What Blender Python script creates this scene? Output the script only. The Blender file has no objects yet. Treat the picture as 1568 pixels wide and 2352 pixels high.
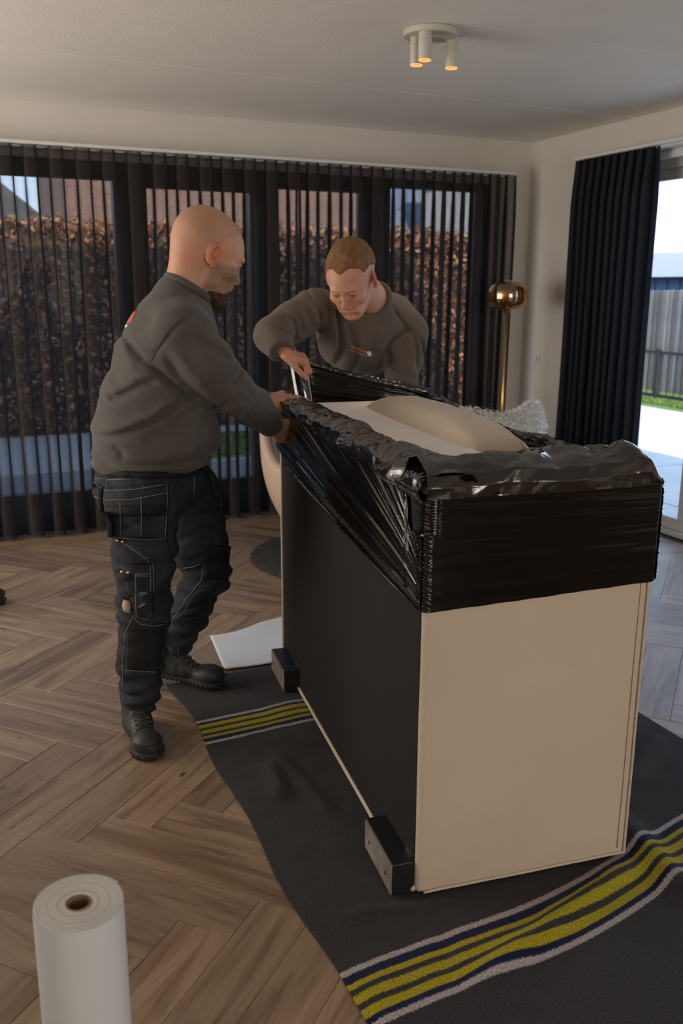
import bpy, bmesh, math, random
import numpy as np
from mathutils import Vector, Matrix, noise as mnoise

random.seed(7); np.random.seed(7)
SC = bpy.context.scene
COL = SC.collection
pi = math.pi

# ------------------------------------------------------------------ camera
CAM_POS = Vector((0, 0, 1.55)); FPX = 2054.4
YAW, PITCH, ROLL = 0.413835, 0.245195, 0.00501
_cy, _sy, _cp, _sp = math.cos(YAW), math.sin(YAW), math.cos(PITCH), math.sin(PITCH)
_f = Vector((_sy*_cp, _cy*_cp, -_sp)); _r = Vector((_cy, -_sy, 0)); _u = _r.cross(_f)
_r2 = _r*math.cos(ROLL)+_u*math.sin(ROLL); _u2 = _u*math.cos(ROLL)-_r*math.sin(ROLL)
cam_data = bpy.data.cameras.new('camera'); cam = bpy.data.objects.new('camera', cam_data); COL.objects.link(cam)
cam.matrix_world = Matrix(((_r2.x,_u2.x,-_f.x,0),(_r2.y,_u2.y,-_f.y,0),(_r2.z,_u2.z,-_f.z,1.55),(0,0,0,1)))
cam_data.sensor_fit = 'VERTICAL'; cam_data.sensor_height = 36.0; cam_data.lens = FPX/2352*36.0
cam_data.clip_start = 0.05; cam_data.clip_end = 200
cam_data.dof.use_dof = True; cam_data.dof.focus_distance = 2.55; cam_data.dof.aperture_fstop = 4.0
SC.camera = cam

# ------------------------------------------------------------------ light and exposure
SC.view_settings.view_transform = 'Standard'; SC.view_settings.look = 'None'
SC.view_settings.gamma = 1; SC.view_settings.use_curve_mapping = False
SC.view_settings.exposure = 0.0
world = bpy.data.worlds.new('sky'); SC.world = world; world.use_nodes = True
wn = world.node_tree.nodes; wl = world.node_tree.links; wn.clear()
wo = wn.new('ShaderNodeOutputWorld'); wb = wn.new('ShaderNodeBackground')
wtc = wn.new('ShaderNodeTexCoord'); wsx = wn.new('ShaderNodeSeparateXYZ'); wr = wn.new('ShaderNodeValToRGB')
wr.color_ramp.elements[0].position = 0.0; wr.color_ramp.elements[0].color = (0.66, 0.81, 1.0, 1)
wr.color_ramp.elements[1].position = 0.7; wr.color_ramp.elements[1].color = (0.42, 0.62, 1.0, 1)
wl.new(wtc.outputs['Generated'], wsx.inputs[0]); wl.new(wsx.outputs['Z'], wr.inputs[0])
wl.new(wr.outputs[0], wb.inputs['Color']); wl.new(wb.outputs[0], wo.inputs['Surface'])
wb.inputs['Strength'].default_value = 2.6
def light(name, kind, loc, energy, color, direction=None, **kw):
    d = bpy.data.lights.new(name, kind); d.energy = energy; d.color = color
    for k, v in kw.items(): setattr(d, k, v)
    o = bpy.data.objects.new(name, d); COL.objects.link(o); o.location = loc
    if direction: o.rotation_euler = Vector(direction).to_track_quat('-Z', 'Y').to_euler()
    return o
SUNDIR = (0.22, 0.838, -0.50)
light('sun', 'SUN', (0, -5, 8), 9.0, (1.0, 0.86, 0.68), SUNDIR, angle=math.radians(0.6))
# daylight entering by the windows of the left wall and of the wall behind the camera
light('window_daylight_left', 'AREA', (-2.15, 4.3, 1.45), 104.0, (1.0, 0.92, 0.82), (1, 0.0, 0.22), shape='RECTANGLE', size=3.0, size_y=1.8)
light('window_daylight_rear', 'AREA', (1.0, -4.35, 1.5), 108.0, (1.0, 0.92, 0.83), (0.1, 1, 0), shape='RECTANGLE', size=2.6, size_y=1.6)
_p = light('door_portal', 'AREA', (4.30, 3.35, 1.14), 10, (1, 1, 1), (-1, 0, 0), shape='RECTANGLE', size=2.4, size_y=2.2)
_p.data.cycles.is_portal = True
_p = light('window_portal', 'AREA', (1.6, 6.2, 1.2), 10, (1, 1, 1), (0, -1, 0), shape='RECTANGLE', size=4.4, size_y=2.0)
_p.data.cycles.is_portal = True
try:
    SC.cycles.use_denoising = True; SC.cycles.transparent_max_bounces = 24
    SC.cycles.max_bounces = 8; SC.cycles.diffuse_bounces = 4; SC.cycles.glossy_bounces = 4
    SC.cycles.caustics_reflective = False; SC.cycles.caustics_refractive = False
    SC.cycles.sample_clamp_indirect = 6
except Exception: pass

# ------------------------------------------------------------------ helpers
def at(px, py, axis, v):
    """world point seen at a pixel of the photograph on the plane  axis = v"""
    d = _r2*((px-784)/FPX) - _u2*((py-1176)/FPX) + _f
    t = (v-CAM_POS[axis])/d[axis]
    return CAM_POS + d*t

def mat(name, color=(0.5,0.5,0.5), rough=0.6, metal=0.0, spec=0.5, **kw):
    m = bpy.data.materials.new(name); m.use_nodes = True
    b = m.node_tree.nodes['Principled BSDF']
    b.inputs['Base Color'].default_value = (*color, 1); b.inputs['Roughness'].default_value = rough
    b.inputs['Metallic'].default_value = metal; b.inputs['Specular IOR Level'].default_value = spec
    for k, v in kw.items(): b.inputs[k].default_value = v
    return m
class N:
    """small node helper on a material"""
    def __init__(s, m): s.m = m; s.t = m.node_tree; s.b = s.t.nodes.get('Principled BSDF')
    def n(s, typ, **kw):
        o = s.t.nodes.new('ShaderNode'+typ)
        for k, v in kw.items():
            if k in o.inputs: o.inputs[k].default_value = v
            else: setattr(o, k, v)
        return o
    def l(s, a, b): s.t.links.new(a, b)
    def coord(s, kind='Object', scale=(1,1,1), rot=(0,0,0), rnd=False):
        c = s.n('TexCoord'); mp = s.n('Mapping'); mp.inputs['Scale'].default_value = scale; mp.inputs['Rotation'].default_value = rot
        s.l(c.outputs[kind], mp.inputs['Vector'])
        if rnd:
            oi = s.n('ObjectInfo'); ml = s.n('Math', operation='MULTIPLY'); ml.inputs[1].default_value = 37.0
            s.l(oi.outputs['Random'], ml.inputs[0]); s.l(ml.outputs[0], mp.inputs['Location'])
        return mp.outputs[0]
    def noise(s, vec, scale=5, detail=4, rough=0.55, dist=0.0):
        o = s.n('TexNoise'); o.inputs['Scale'].default_value = scale; o.inputs['Detail'].default_value = detail
        o.inputs['Roughness'].default_value = rough; o.inputs['Distortion'].default_value = dist
        if vec: s.l(vec, o.inputs['Vector'])
        return o.outputs['Fac']
    def ramp(s, fac, stops, interp='LINEAR'):
        o = s.n('ValToRGB'); cr = o.color_ramp; cr.interpolation = interp
        while len(cr.elements) < len(stops): cr.elements.new(0.5)
        for e, (p, c) in zip(cr.elements, stops): e.position = p; e.color = (*c, 1) if len(c) == 3 else c
        s.l(fac, o.inputs[0]); return o.outputs[0]
    def mix(s, a, b, fac, blend='MIX'):
        o = s.n('Mix', data_type='RGBA', blend_type=blend)
        for k, v in ((0, fac), (6, a), (7, b)):
            if hasattr(v, 'is_linked') or isinstance(v, bpy.types.NodeSocket): s.l(v, o.inputs[k])
            else: o.inputs[k].default_value = v if k == 0 else (*v, 1)
        return o.outputs[2]
    def bump(s, h, strength=0.3, dist=0.01, prev=None):
        o = s.n('Bump'); o.inputs['Strength'].default_value = strength; o.inputs['Distance'].default_value = dist
        s.l(h, o.inputs['Height'])
        if prev: s.l(prev, o.inputs['Normal'])
        s.l(o.outputs[0], s.b.inputs['Normal']); return o.outputs[0]
    def base(s, c): s.l(c, s.b.inputs['Base Color'])

def noisy(name, c1, c2, scale=6, rough=0.8, bs=60, bstr=0.2, bdist=0.002, spec=0.3, coord='Object', stretch=(1,1,1), **kw):
    m = mat(name, c1, rough, spec=spec, **kw); n = N(m)
    v = n.coord(coord, stretch)
    n.base(n.ramp(n.noise(v, scale, 5), [(0.35, c1), (0.65, c2)]))
    n.bump(n.noise(v, bs, 3), bstr, bdist)
    return m

def mesh_obj(name, verts, faces, m=None, parent=None, smooth=False, uvs=None, mats=None, fmat=None):
    me = bpy.data.meshes.new(name)
    me.from_pydata([tuple(v) for v in verts], [], [tuple(f) for f in faces])
    if mats:
        for x in mats: me.materials.append(x)
        if fmat is not None: me.polygons.foreach_set('material_index', fmat)
    elif m: me.materials.append(m)
    if uvs is not None:
        uv = me.uv_layers.new(name='UVMap'); li = np.empty(len(me.loops), int); me.loops.foreach_get('vertex_index', li)
        uv.data.foreach_set('uv', np.asarray(uvs, float)[li].ravel())
    if smooth: me.polygons.foreach_set('use_smooth', [True]*len(me.polygons))
    me.update()
    o = bpy.data.objects.new(name, me); COL.objects.link(o)
    if parent: o.parent = parent
    return o
class MB:
    """collects shapes, then links them as ONE mesh object"""
    def __init__(s): s.v = []; s.f = []
    def add(s, vs, fs):
        b = len(s.v); s.v += [tuple(v) for v in vs]; s.f += [tuple(i+b for i in f) for f in fs]; return s
    def box(s, c, d, rot=None, bev=0.0):
        x, y, z = (k/2 for k in d); c = Vector(c)
        if bev > 0:
            bm = bmesh.new(); bmesh.ops.create_cube(bm, size=1)
            for v in bm.verts: v.co = Vector((v.co.x*d[0], v.co.y*d[1], v.co.z*d[2]))
            bmesh.ops.bevel(bm, geom=bm.edges[:], offset=bev, segments=2, profile=0.5, affect='EDGES')
            bm.verts.index_update()
            vs = [v.co.copy() for v in bm.verts]; fs = [[v.index for v in f.verts] for f in bm.faces]; bm.free()
        else:
            vs = [Vector((a*x, b*y, e*z)) for a in (-1,1) for b in (-1,1) for e in (-1,1)]
            fs = [(0,1,3,2),(4,6,7,5),(0,4,5,1),(2,3,7,6),(0,2,6,4),(1,5,7,3)]
        if rot is not None: vs = [rot @ v for v in vs]
        return s.add([v+c for v in vs], fs)
    def b2(s, lo, hi, bev=0.0):
        return s.box([(a+b)/2 for a, b in zip(lo, hi)], [b-a for a, b in zip(lo, hi)], bev=bev)
    def tube(s, pts, rad, n=10, cap=True, closed=False):
        pts = [Vector(p) for p in pts]; L = len(pts); rr = rad if hasattr(rad, '__len__') else [rad]*L
        vs = []; t0 = None; nrm = None
        for i in range(L):
            if closed: t = pts[(i+1) % L]-pts[i-1]
            else: t = pts[min(i+1, L-1)]-pts[max(i-1, 0)]
            t.normalize()
            if nrm is None: nrm = t.orthogonal().normalized()
            else: nrm = (nrm-t*nrm.dot(t)).normalized()
            bn = t.cross(nrm)
            vs += [pts[i]+(nrm*math.cos(2*pi*k/n)+bn*math.sin(2*pi*k/n))*rr[i] for k in range(n)]
        fs = []
        for i in range(L if closed else L-1):
            j = (i+1) % L
            for k in range(n): fs.append((i*n+k, i*n+(k+1) % n, j*n+(k+1) % n, j*n+k))
        if cap and not closed: fs += [tuple(range(n))[::-1], tuple((L-1)*n+k for k in range(n))]
        return s.add(vs, fs)
    def lathe(s, prof, c=(0,0,0), n=32, rot=None):
        c = Vector(c); vs = []; fs = []
        for r, z in prof:
            for k in range(n):
                v = Vector((r*math.cos(2*pi*k/n), r*math.sin(2*pi*k/n), z)); vs.append((rot @ v if rot is not None else v)+c)
        for i in range(len(prof)-1):
            for k in range(n): fs.append((i*n+k, i*n+(k+1) % n, (i+1)*n+(k+1) % n, (i+1)*n+k))
        if prof[0][0] > 1e-5: fs.append(tuple(range(n))[::-1])
        if prof[-1][0] > 1e-5: fs.append(tuple((len(prof)-1)*n+k for k in range(n)))
        return s.add(vs, fs)
    def build(s, name, m, parent=None, smooth=False, auto=False):
        o = mesh_obj(name, s.v, s.f, m, parent, smooth or auto)
        if auto:
            bm = bmesh.new(); bm.from_mesh(o.data)
            for e in bm.edges:
                if len(e.link_faces) == 2 and e.calc_face_angle(0) > 0.7: e.smooth = False
            bm.to_mesh(o.data); bm.free()
        return o
def grid(name, nu, nv, fn, m, parent=None, closed=False, thick=0.0):
    """fn(U, V) on arrays in 0..1 gives X, Y, Z arrays; one smooth sheet with uv"""
    U, V = np.meshgrid(np.linspace(0, 1, nu), np.linspace(0, 1, nv), indexing='ij')
    X, Y, Z = fn(U, V); P = np.stack([X, Y, Z], -1).reshape(-1, 3)
    i = np.arange(nu-1)[:, None]*nv+np.arange(nv-1)[None, :]; i = i.ravel()
    F = np.stack([i, i+nv, i+nv+1, i+1], -1)
    o = mesh_obj(name, P, F.tolist(), m, parent, True, np.stack([U.ravel(), V.ravel()], -1))
    if thick:
        md = o.modifiers.new('thickness', 'SOLIDIFY'); md.thickness = thick; md.offset = 0
    return o
def empty(name, loc=(0,0,0), rotz=0):
    o = bpy.data.objects.new(name, None); COL.objects.link(o); o.location = loc; o.rotation_euler = (0, 0, rotz)
    o.empty_display_size = 0.05; return o
def tag(o, label, cat, group=None, kind=None):
    o['label'] = label; o['category'] = cat
    if group: o['group'] = group
    if kind: o['kind'] = kind
    return o
def struct(o, label=None, cat='structure'):
    o['kind'] = 'structure'
    if label: o['label'] = label; o['category'] = cat
    return o
def localize(root):
    """children were modelled in world space: keep them there although the root sits at the thing's base"""
    inv = root.matrix_basis.inverted()
    for c in root.children:
        if not c.get('_loc'):
            c.data.transform(inv) if c.type == 'MESH' else None
            c['_loc'] = 1
def rnoise(P, seed=0, f=1.0, octv=3):
    """cheap smooth vector-warped sine noise on an array (...,3) -> about -1..1"""
    rs = np.random.RandomState(seed); out = 0; a = 1; tot = 0
    for o in range(octv):
        acc = 0
        for k in range(4):
            d = rs.normal(size=3); d /= np.linalg.norm(d); ph = rs.rand()*6.28; d2 = rs.normal(size=3); 
            q = P@(d*f*6.28)+ph; acc = acc+np.sin(q+1.3*np.sin(P@(d2*f*3.1)+ph*2))
        out = out+a*acc/2.2; tot += a; a *= 0.5; f *= 1.9
    return out/tot

YB, XR, ZC = 5.933, 4.1355, 2.603      # back wall, right wall, ceiling
XL, YF = -2.3, -4.5                    # left wall and the wall behind the camera

# ------------------------------------------------------------------ materials
M = {}
M['wall'] = noisy('wall_paint', (0.66,0.62,0.57), (0.69,0.65,0.60), 3, 0.9, 140, 0.15, 0.002)
M['ceiling'] = noisy('ceiling_paint', (0.80,0.77,0.73), (0.83,0.80,0.76), 3, 0.95, 90, 0.5, 0.003)
M['white'] = mat('white_lacquer', (0.72,0.72,0.70), 0.4)
M['frame_dark'] = mat('dark_window_frame', (0.02,0.02,0.022), 0.45)
M['frame_light'] = mat('pale_door_frame', (0.55,0.54,0.53), 0.4)
m = mat('glass', (0.9,0.93,0.95), 0.02); M['glass'] = m
n = N(m); n.t.nodes.remove(n.b); _o = n.t.nodes['Material Output']
_tr = n.n('BsdfTransparent'); _gl = n.n('BsdfGlossy'); _gl.inputs['Roughness'].default_value = 0.02; _mx = n.n('MixShader'); _lw = n.n('LayerWeight'); _pw = n.n('Math', operation='POWER'); _pw.inputs[1].default_value = 4.0; _fr = n.n('Math', operation='MULTIPLY_ADD', use_clamp=True); _fr.inputs[1].default_value = 0.5; _fr.inputs[2].default_value = 0.012; _lw.inputs['Blend'].default_value = 0.5; n.l(_lw.outputs['Facing'], _pw.inputs[0]); n.l(_pw.outputs[0], _fr.inputs[0])
_tr.inputs['Color'].default_value = (0.93,0.96,0.97,1)
n.l(_fr.outputs[0], _mx.inputs[0]); n.l(_tr.outputs[0], _mx.inputs[1]); n.l(_gl.outputs[0], _mx.inputs[2]); n.l(_mx.outputs[0], _o.inputs['Surface'])

# oak planks: grain follows the plank, tone differs from plank to plank
m = mat('oak_plank', (0.3,0.2,0.13), 0.42, spec=0.5); M['oak'] = m; n = N(m)
v = n.coord('Object', (1.0, 9.0, 1.0), rnd=True); v2 = n.coord('Object', (1.6, 16.0, 1.0), rnd=True); v3 = n.coord('Object', (1,1.9,1), rnd=True)
g1 = n.noise(v, 2.4, 6, 0.62, 0.6); g2 = n.noise(v2, 9, 8, 0.7, 0.3); g3 = n.noise(v, 1.1, 3, 0.5, 1.2)
c = n.ramp(g1, [(0.30,(0.16,0.104,0.066)),(0.45,(0.27,0.185,0.124)),(0.60,(0.32,0.227,0.155)),(0.75,(0.385,0.28,0.195))])
c = n.mix(c, n.ramp(g2, [(0.34,(0.62,0.57,0.53)),(0.58,(1,1,1))]), 0.38, 'MULTIPLY')
c = n.mix(c, n.ramp(g3, [(0.36,(0.60,0.52,0.46)),(0.50,(1,1,1))]), 0.75, 'MULTIPLY')
oi = n.n('ObjectInfo'); c = n.mix(c, n.ramp(oi.outputs['Random'], [(0.0,(0.80,0.78,0.77)),(0.5,(0.95,0.94,0.92)),(1.0,(1.12,1.10,1.05))]), 1.0, 'MULTIPLY')
vo = n.n('TexVoronoi'); vo.inputs['Scale'].default_value = 2.6; n.l(v3, vo.inputs['Vector'])
c = n.mix((0.05,0.032,0.02), c, n.ramp(vo.outputs['Distance'], [(0.018,(0,0,0)),(0.06,(1,1,1))]))
n.base(c); n.bump(g2, 0.12, 0.002)
n.l(n.ramp(g2, [(0.3,(0.42,)*3),(0.7,(0.33,)*3)]), n.b.inputs['Roughness'])

# ------------------------------------------------------------------ room shell
struct(MB().b2((XL-0.2, YF-0.2, -0.25), (XR+0.2, YB+0.2, -0.012)).build('floor', mat('floor_screed', (0.10,0.075,0.055), 0.9)))
FLOOR = bpy.data.objects['floor']
# herringbone: plank 0.75 x 0.15
PL, PW = 0.75, 0.15; ang = math.radians(-47.4)
d1 = Vector((math.cos(ang), math.sin(ang), 0)); d2 = Vector((-math.sin(ang), math.cos(ang), 0)); PO = Vector((0.217, 2.373, 0))
def proj_px(p):
    d = Vector(p)-CAM_POS; z = d.dot(_f)
    if z < 0.1: return None
    return 784+FPX*d.dot(_r2)/z, 1176-FPX*d.dot(_u2)/z
bm = bmesh.new(); bmesh.ops.create_cube(bm, size=1)
for q in bm.verts: q.co = Vector(((q.co.x+0.5)*PL, (q.co.y+0.5)*PW, (q.co.z-0.5)*0.011))
for q in bm.verts:
    q.co.x += 0.0004 if q.co.x < PL/2 else -0.0004; q.co.y += 0.0004 if q.co.y < PW/2 else -0.0004
bmesh.ops.bevel(bm, geom=[e for e in bm.edges if all(w.co.z > -0.001 for w in e.verts)], offset=0.0012, segments=1, affect='EDGES')
plank_me = bpy.data.meshes.new('plank'); bm.to_mesh(plank_me); bm.free(); plank_me.materials.append(M['oak'])
plank_local = [v.co.copy() for v in plank_me.vertices]; plank_faces = [list(p.vertices) for p in plank_me.polygons]
rest = MB(); cand = []
for k in range(-60, 60):
    for mm in range(-9, 10):
        b = d1*(k*PW+mm*PL)+d2*(k*PW-mm*PL)
        for kind in (0, 1):
            if kind == 0: o0 = PO+b; ax, ay = d1, d2
            else:
                o0 = PO+b+d1*PL+d2*PW; ax, ay = -d2, d1
            ctr = o0+ax*PL/2+ay*PW/2
            if not (XL+0.35 < ctr.x < XR-0.35 and YF+0.35 < ctr.y < YB-0.20):
                continue
            rot = Matrix((( ax.x, ay.x, 0), (ax.y, ay.y, 0), (0, 0, 1)))
            vis = False
            for w in (o0, o0+ax*PL, o0+ay*PW, o0+ax*PL+ay*PW, ctr):
                pp = proj_px(w)
                if pp and -30 < pp[0] < 1600 and 1050 < pp[1] < 2400: vis = True
            cand.append((vis, (ctr-Vector((0,0,1.55))).length, o0, rot, ctr))
cand.sort(key=lambda c: (not c[0], c[1]))
npl = 0
for vis, dd, o0, rot, ctr in cand:
    if vis and npl < 290:
        o = bpy.data.objects.new('plank', plank_me); COL.objects.link(o); o.parent = FLOOR
        o.matrix_local = Matrix.Translation(o0+Vector((0,0,0.0004*random.random()))) @ rot.to_4x4(); npl += 1
    else: rest.add([rot @ q+o0 for q in plank_local], plank_faces)
print('planks', npl, len(cand))
r_ = rest.build('plank_field', M['oak'], FLOOR); r_['kind'] = 'stuff'
# filler strips around the edge of the field
fl = MB(); fl.b2((XL,YF,-0.0112),(XL+0.75,YB,-0.0022)); fl.b2((XL+0.75,YB-0.45,-0.0112),(XR-0.7,YB,-0.0022)); fl.b2((XL+0.75,YF,-0.0112),(XR-0.7,YF+0.75,-0.0022)); fl.b2((XR-0.7,YF,-0.0112),(XR,YB,-0.0022))
fl.build('edge_boards', M['oak'], FLOOR)

# ceiling as concrete slabs with thin joints (running slightly off the wall line)
CE = MB().b2((XL-0.2, YF-0.2, ZC+0.02), (XR+0.2, YB+0.2, ZC+0.3)).build('ceiling', M['ceiling']); struct(CE)
joints = [YF-0.05, -3.8, -2.6, -1.4, -0.15, 1.07, 2.28, 3.48, 4.73, YB+0.02]
for a, b in zip(joints[:-1], joints[1:]):
    q = MB(); s = 0.035; g = 0.0012
    lo = a+g; hi = b-g
    def yy(x, y): return y+(x-1.4)*s if YF < y < YB else y
    vs = [(XL, yy(XL, lo), ZC), (XR, yy(XR, lo), ZC), (XR, yy(XR, hi), ZC), (XL, yy(XL, hi), ZC)]
    vs2 = [(x, y, ZC+0.02) for x, y, _ in vs]
    ins = [(x, y+(0.004 if i < 2 else -0.004), z) for i, (x, y, z) in enumerate(vs)]
    vs1 = [(x, y, ZC+0.003) for x, y, _ in vs]
    q.add(ins+vs1+vs2, [(0,3,2,1)]+[(i, (i+1)%4, 4+(i+1)%4, 4+i) for i in range(4)]+[(4+i, 4+(i+1)%4, 8+(i+1)%4, 8+i) for i in range(4)]+[(8,9,10,11)])
    q.build('ceiling_slab', M['ceiling'], CE)

# back wall with one wide opening filled by dark framed windows
BW0, BW1, BZ1 = -1.0, 3.80, 2.30
wbk = MB(); T = 0.30
wbk.b2((XL-0.2, YB, 0), (BW0, YB+T, ZC+0.3)); wbk.b2((BW1, YB, 0), (XR+0.3, YB+T, ZC+0.3)); wbk.b2((BW0, YB, BZ1), (BW1, YB+T, ZC+0.3))
struct(wbk.build('wall_back', M['wall']))
wr_ = MB(); RY0, RY1, RZ1 = 1.6, 5.0, 2.34
wr_.b2((XR, RY1, 0), (XR+T, YB, ZC+0.3)); wr_.b2((XR, YF-0.2, 0), (XR+T, RY0, ZC+0.3)); wr_.b2((XR, RY0, RZ1), (XR+T, RY1, ZC+0.3))
struct(wr_.build('wall_right', M['wall']))
struct(MB().b2((XL-T, YF-0.2, 0), (XL, YB, ZC+0.3)).build('wall_left', M['wall']))
struct(MB().b2((XL-T, YF-T, 0), (XR+0.3, YF, ZC+0.3)).build('wall_rear', M['wall']))
# windows out of view on the left and behind the camera
for nm, c_, d_ in (('window_5', (XL+0.03, 4.3, 1.45), (0.05, 2.5, 1.8)), ('window_6', (1.0, YF+0.03, 1.5), (2.7, 0.05, 1.7))):
    e = empty(nm, c_); e['kind'] = 'structure'
    q = MB(); ax = 1 if d_[0] < 0.1 else 0
    w_, h_ = d_[ax], d_[2]
    def bx(u0, u1, z0, z1, th=0.03):
        lo = [0, 0, z0]; hi = [0, 0, z1]; lo[ax] = u0; hi[ax] = u1; lo[1-ax] = -th; hi[1-ax] = th-0.01; q.b2(lo, hi)
    bx(-w_/2, w_/2, -h_/2, -h_/2+0.07); bx(-w_/2, w_/2, h_/2-0.07, h_/2); bx(-w_/2, -w_/2+0.07, -h_/2, h_/2); bx(w_/2-0.07, w_/2, -h_/2, h_/2); bx(-0.04, 0.04, -h_/2, h_/2)
    q.build('window_frame', M['white'], e)
# the bulk of the house above the room (throws the shade on the patio)
struct(MB().b2((XL-0.3, YF-0.3, ZC+0.31), (XR+0.3, YB+0.3, 4.7)).build('wall_upper', noisy('outer_brick', (0.22,0.12,0.09), (0.3,0.17,0.13), 8)))

# window units behind the back curtains
YW = YB+0.10
mull = [(-1.0,-0.86), (1.06,1.27), (1.955,2.16), (2.77,3.0), (3.70,3.80)]
for i in range(4):
    x0 = (mull[i][0]+mull[i][1])/2 if i else mull[0][0]; x1 = (mull[i+1][0]+mull[i+1][1])/2 if i < 3 else mull[4][1]
    gx0 = mull[i][1]; gx1 = mull[i+1][0]; zb, zt = 0.24, [2.20,2.165,2.20,2.245][i]
    e = empty('window_%d' % (i+1), ((x0+x1)/2, YW, 0)); e['kind'] = 'structure'; cx = (x0+x1)/2
    q = MB(); q.b2((x0-cx+0.002, -0.04, 0.0), (x1-cx-0.002, 0.05, zb), 0.004); q.b2((x0-cx+0.002, -0.04, zt), (x1-cx-0.002, 0.05, BZ1-0.002), 0.004)
    q.b2((x0-cx+0.002, -0.04, zb), (gx0-cx, 0.05, zt), 0.004); q.b2((gx1-cx, -0.04, zb), (x1-cx-0.002, 0.05, zt), 0.004)
    q.build('window_frame', M['frame_dark'], e)
    MB().b2((gx0-cx-0.01, 0.0, zb-0.01), (gx1-cx+0.01, 0.006, zt+0.01)).build('pane', M['glass'], e)
    if i in (1, 2):
        h_ = MB(); hx = gx0-cx-0.05 if i == 2 else gx1-cx+0.05
        h_.b2((hx-0.015,-0.055,0.98),(hx+0.015,-0.04,1.16),0.003); h_.tube([(hx,-0.05,1.1),(hx,-0.09,1.1),(hx+0.10*(1 if i == 1 else -1),-0.09,1.1)],0.009,8)
        h_.build('window_handle', M['frame_dark'], e, auto=True)

# sliding door in the right wall
XD = XR+0.12
e = empty('door_1', (XD, 3.3, 0)); e['kind'] = 'structure'
q = MB()
q.b2((-0.05, RY0-3.3+0.002, 0.0), (0.10, RY1-3.3-0.002, 0.035), 0.004)
q.b2((-0.05, RY0-3.3+0.002, 2.28), (0.10, RY1-3.3-0.002, RZ1-0.002), 0.004)
q.b2((-0.05, RY1-3.3-0.07, 0.035), (0.10, RY1-3.3-0.002, 2.28), 0.004); q.b2((-0.05, RY0-3.3+0.002, 0.035), (0.10, RY0-3.3+0.07, 2.28), 0.004)
q.build('door_frame', M['frame_light'], e)
for a, b, xo in ((4.19, 4.93, 0.0), (2.60, 4.22, 0.05), (1.67, 2.64, 0.0)):
    q = MB(); a -= 3.3; b -= 3.3; t_ = 0.065
    q.b2((xo-0.02, a, 0.036), (xo+0.02, b, 0.036+0.075), 0.003); q.b2((xo-0.02, a, 2.28-t_), (xo+0.02, b, 2.279), 0.003)
    q.b2((xo-0.02, a, 0.11), (xo+0.02, a+t_, 2.215), 0.003); q.b2((xo-0.02, b-t_, 0.11), (xo+0.02, b, 2.215), 0.003)
    leaf = q.build('door_leaf', M['frame_light'], e)
    MB().b2((xo-0.004, a+t_-0.01, 0.10), (xo+0.004, b-t_+0.01, 2.225)).build('pane', M['glass'], leaf)
q = MB(); q.b2((XR-0.012, RY0-0.02, RZ1-0.015), (XR+0.02, RY1+0.03, RZ1+0.02)); struct(q.build('trim_1', M['white']))
# curtain rails
for i, (lo, hi) in enumerate((((-1.05, YB-0.13, 2.352), (3.93, YB-0.075, 2.372)), ((XR-0.15, 1.5, 2.385), (XR-0.10, 5.25, 2.405)))):
    q = MB(); q.b2(lo, hi, 0.003)
    q2 = MB()
    if i == 0: q2.b2((lo[0], YB-0.076, 2.34), (hi[0], YB-0.001, 2.378), 0.002)
    else: q2.b2((XR-0.101, lo[1], 2.375), (XR-0.001, hi[1], 2.41), 0.002)
    t_ = q.build('trim_%d' % (i+2), M['white']); struct(t_); q2.build('rail_bracket', M['white'], t_)

# ------------------------------------------------------------------ curtains
def sheer(name, op, col, thr=0.55):
    m = bpy.data.materials.new(name); m.use_nodes = True; n = N(m); n.t.nodes.remove(n.b); out = n.t.nodes['Material Output']
    tr = n.n('BsdfTransparent'); df = n.n('BsdfDiffuse'); tl = n.n('BsdfTranslucent'); ad = n.n('MixShader'); mx = n.n('MixShader')
    df.inputs['Color'].default_value = (*col, 1); tl.inputs['Color'].default_value = (*col, 1); ad.inputs[0].default_value = 0.35
    tr.inputs['Color'].default_value = (1.0, 0.97, 0.95, 1)
    n.l(df.outputs[0], ad.inputs[1]); n.l(tl.outputs[0], ad.inputs[2])
    lw = n.n('LayerWeight'); lw.inputs['Blend'].default_value = 0.5
    mr = n.n('MapRange'); mr.inputs['From Min'].default_value = 0.0; mr.inputs['From Max'].default_value = 0.50
    mr.inputs['To Min'].default_value = op; mr.inputs['To Max'].default_value = 1.0
    n.l(lw.outputs['Facing'], mr.inputs['Value'])
    v = n.coord('UV', (1, 60, 1)); nz = n.noise(v, 14, 3)
    ml = n.n('Math', operation='MULTIPLY_ADD', use_clamp=True); ml.inputs[1].default_value = 0.18; n.l(nz, ml.inputs[0]); n.l(mr.outputs[0], ml.inputs[2])
    n.l(ml.outputs[0], mx.inputs[0]); n.l(tr.outputs[0], mx.inputs[1]); n.l(ad.outputs[0], mx.inputs[2]); n.l(mx.outputs[0], out.inputs['Surface'])
    return m
M['sheer'] = sheer('sheer_dark_curtain', 0.50, (0.062,0.052,0.050))
M['curtain'] = sheer('dark_curtain', 0.90, (0.036,0.036,0.046))
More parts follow.
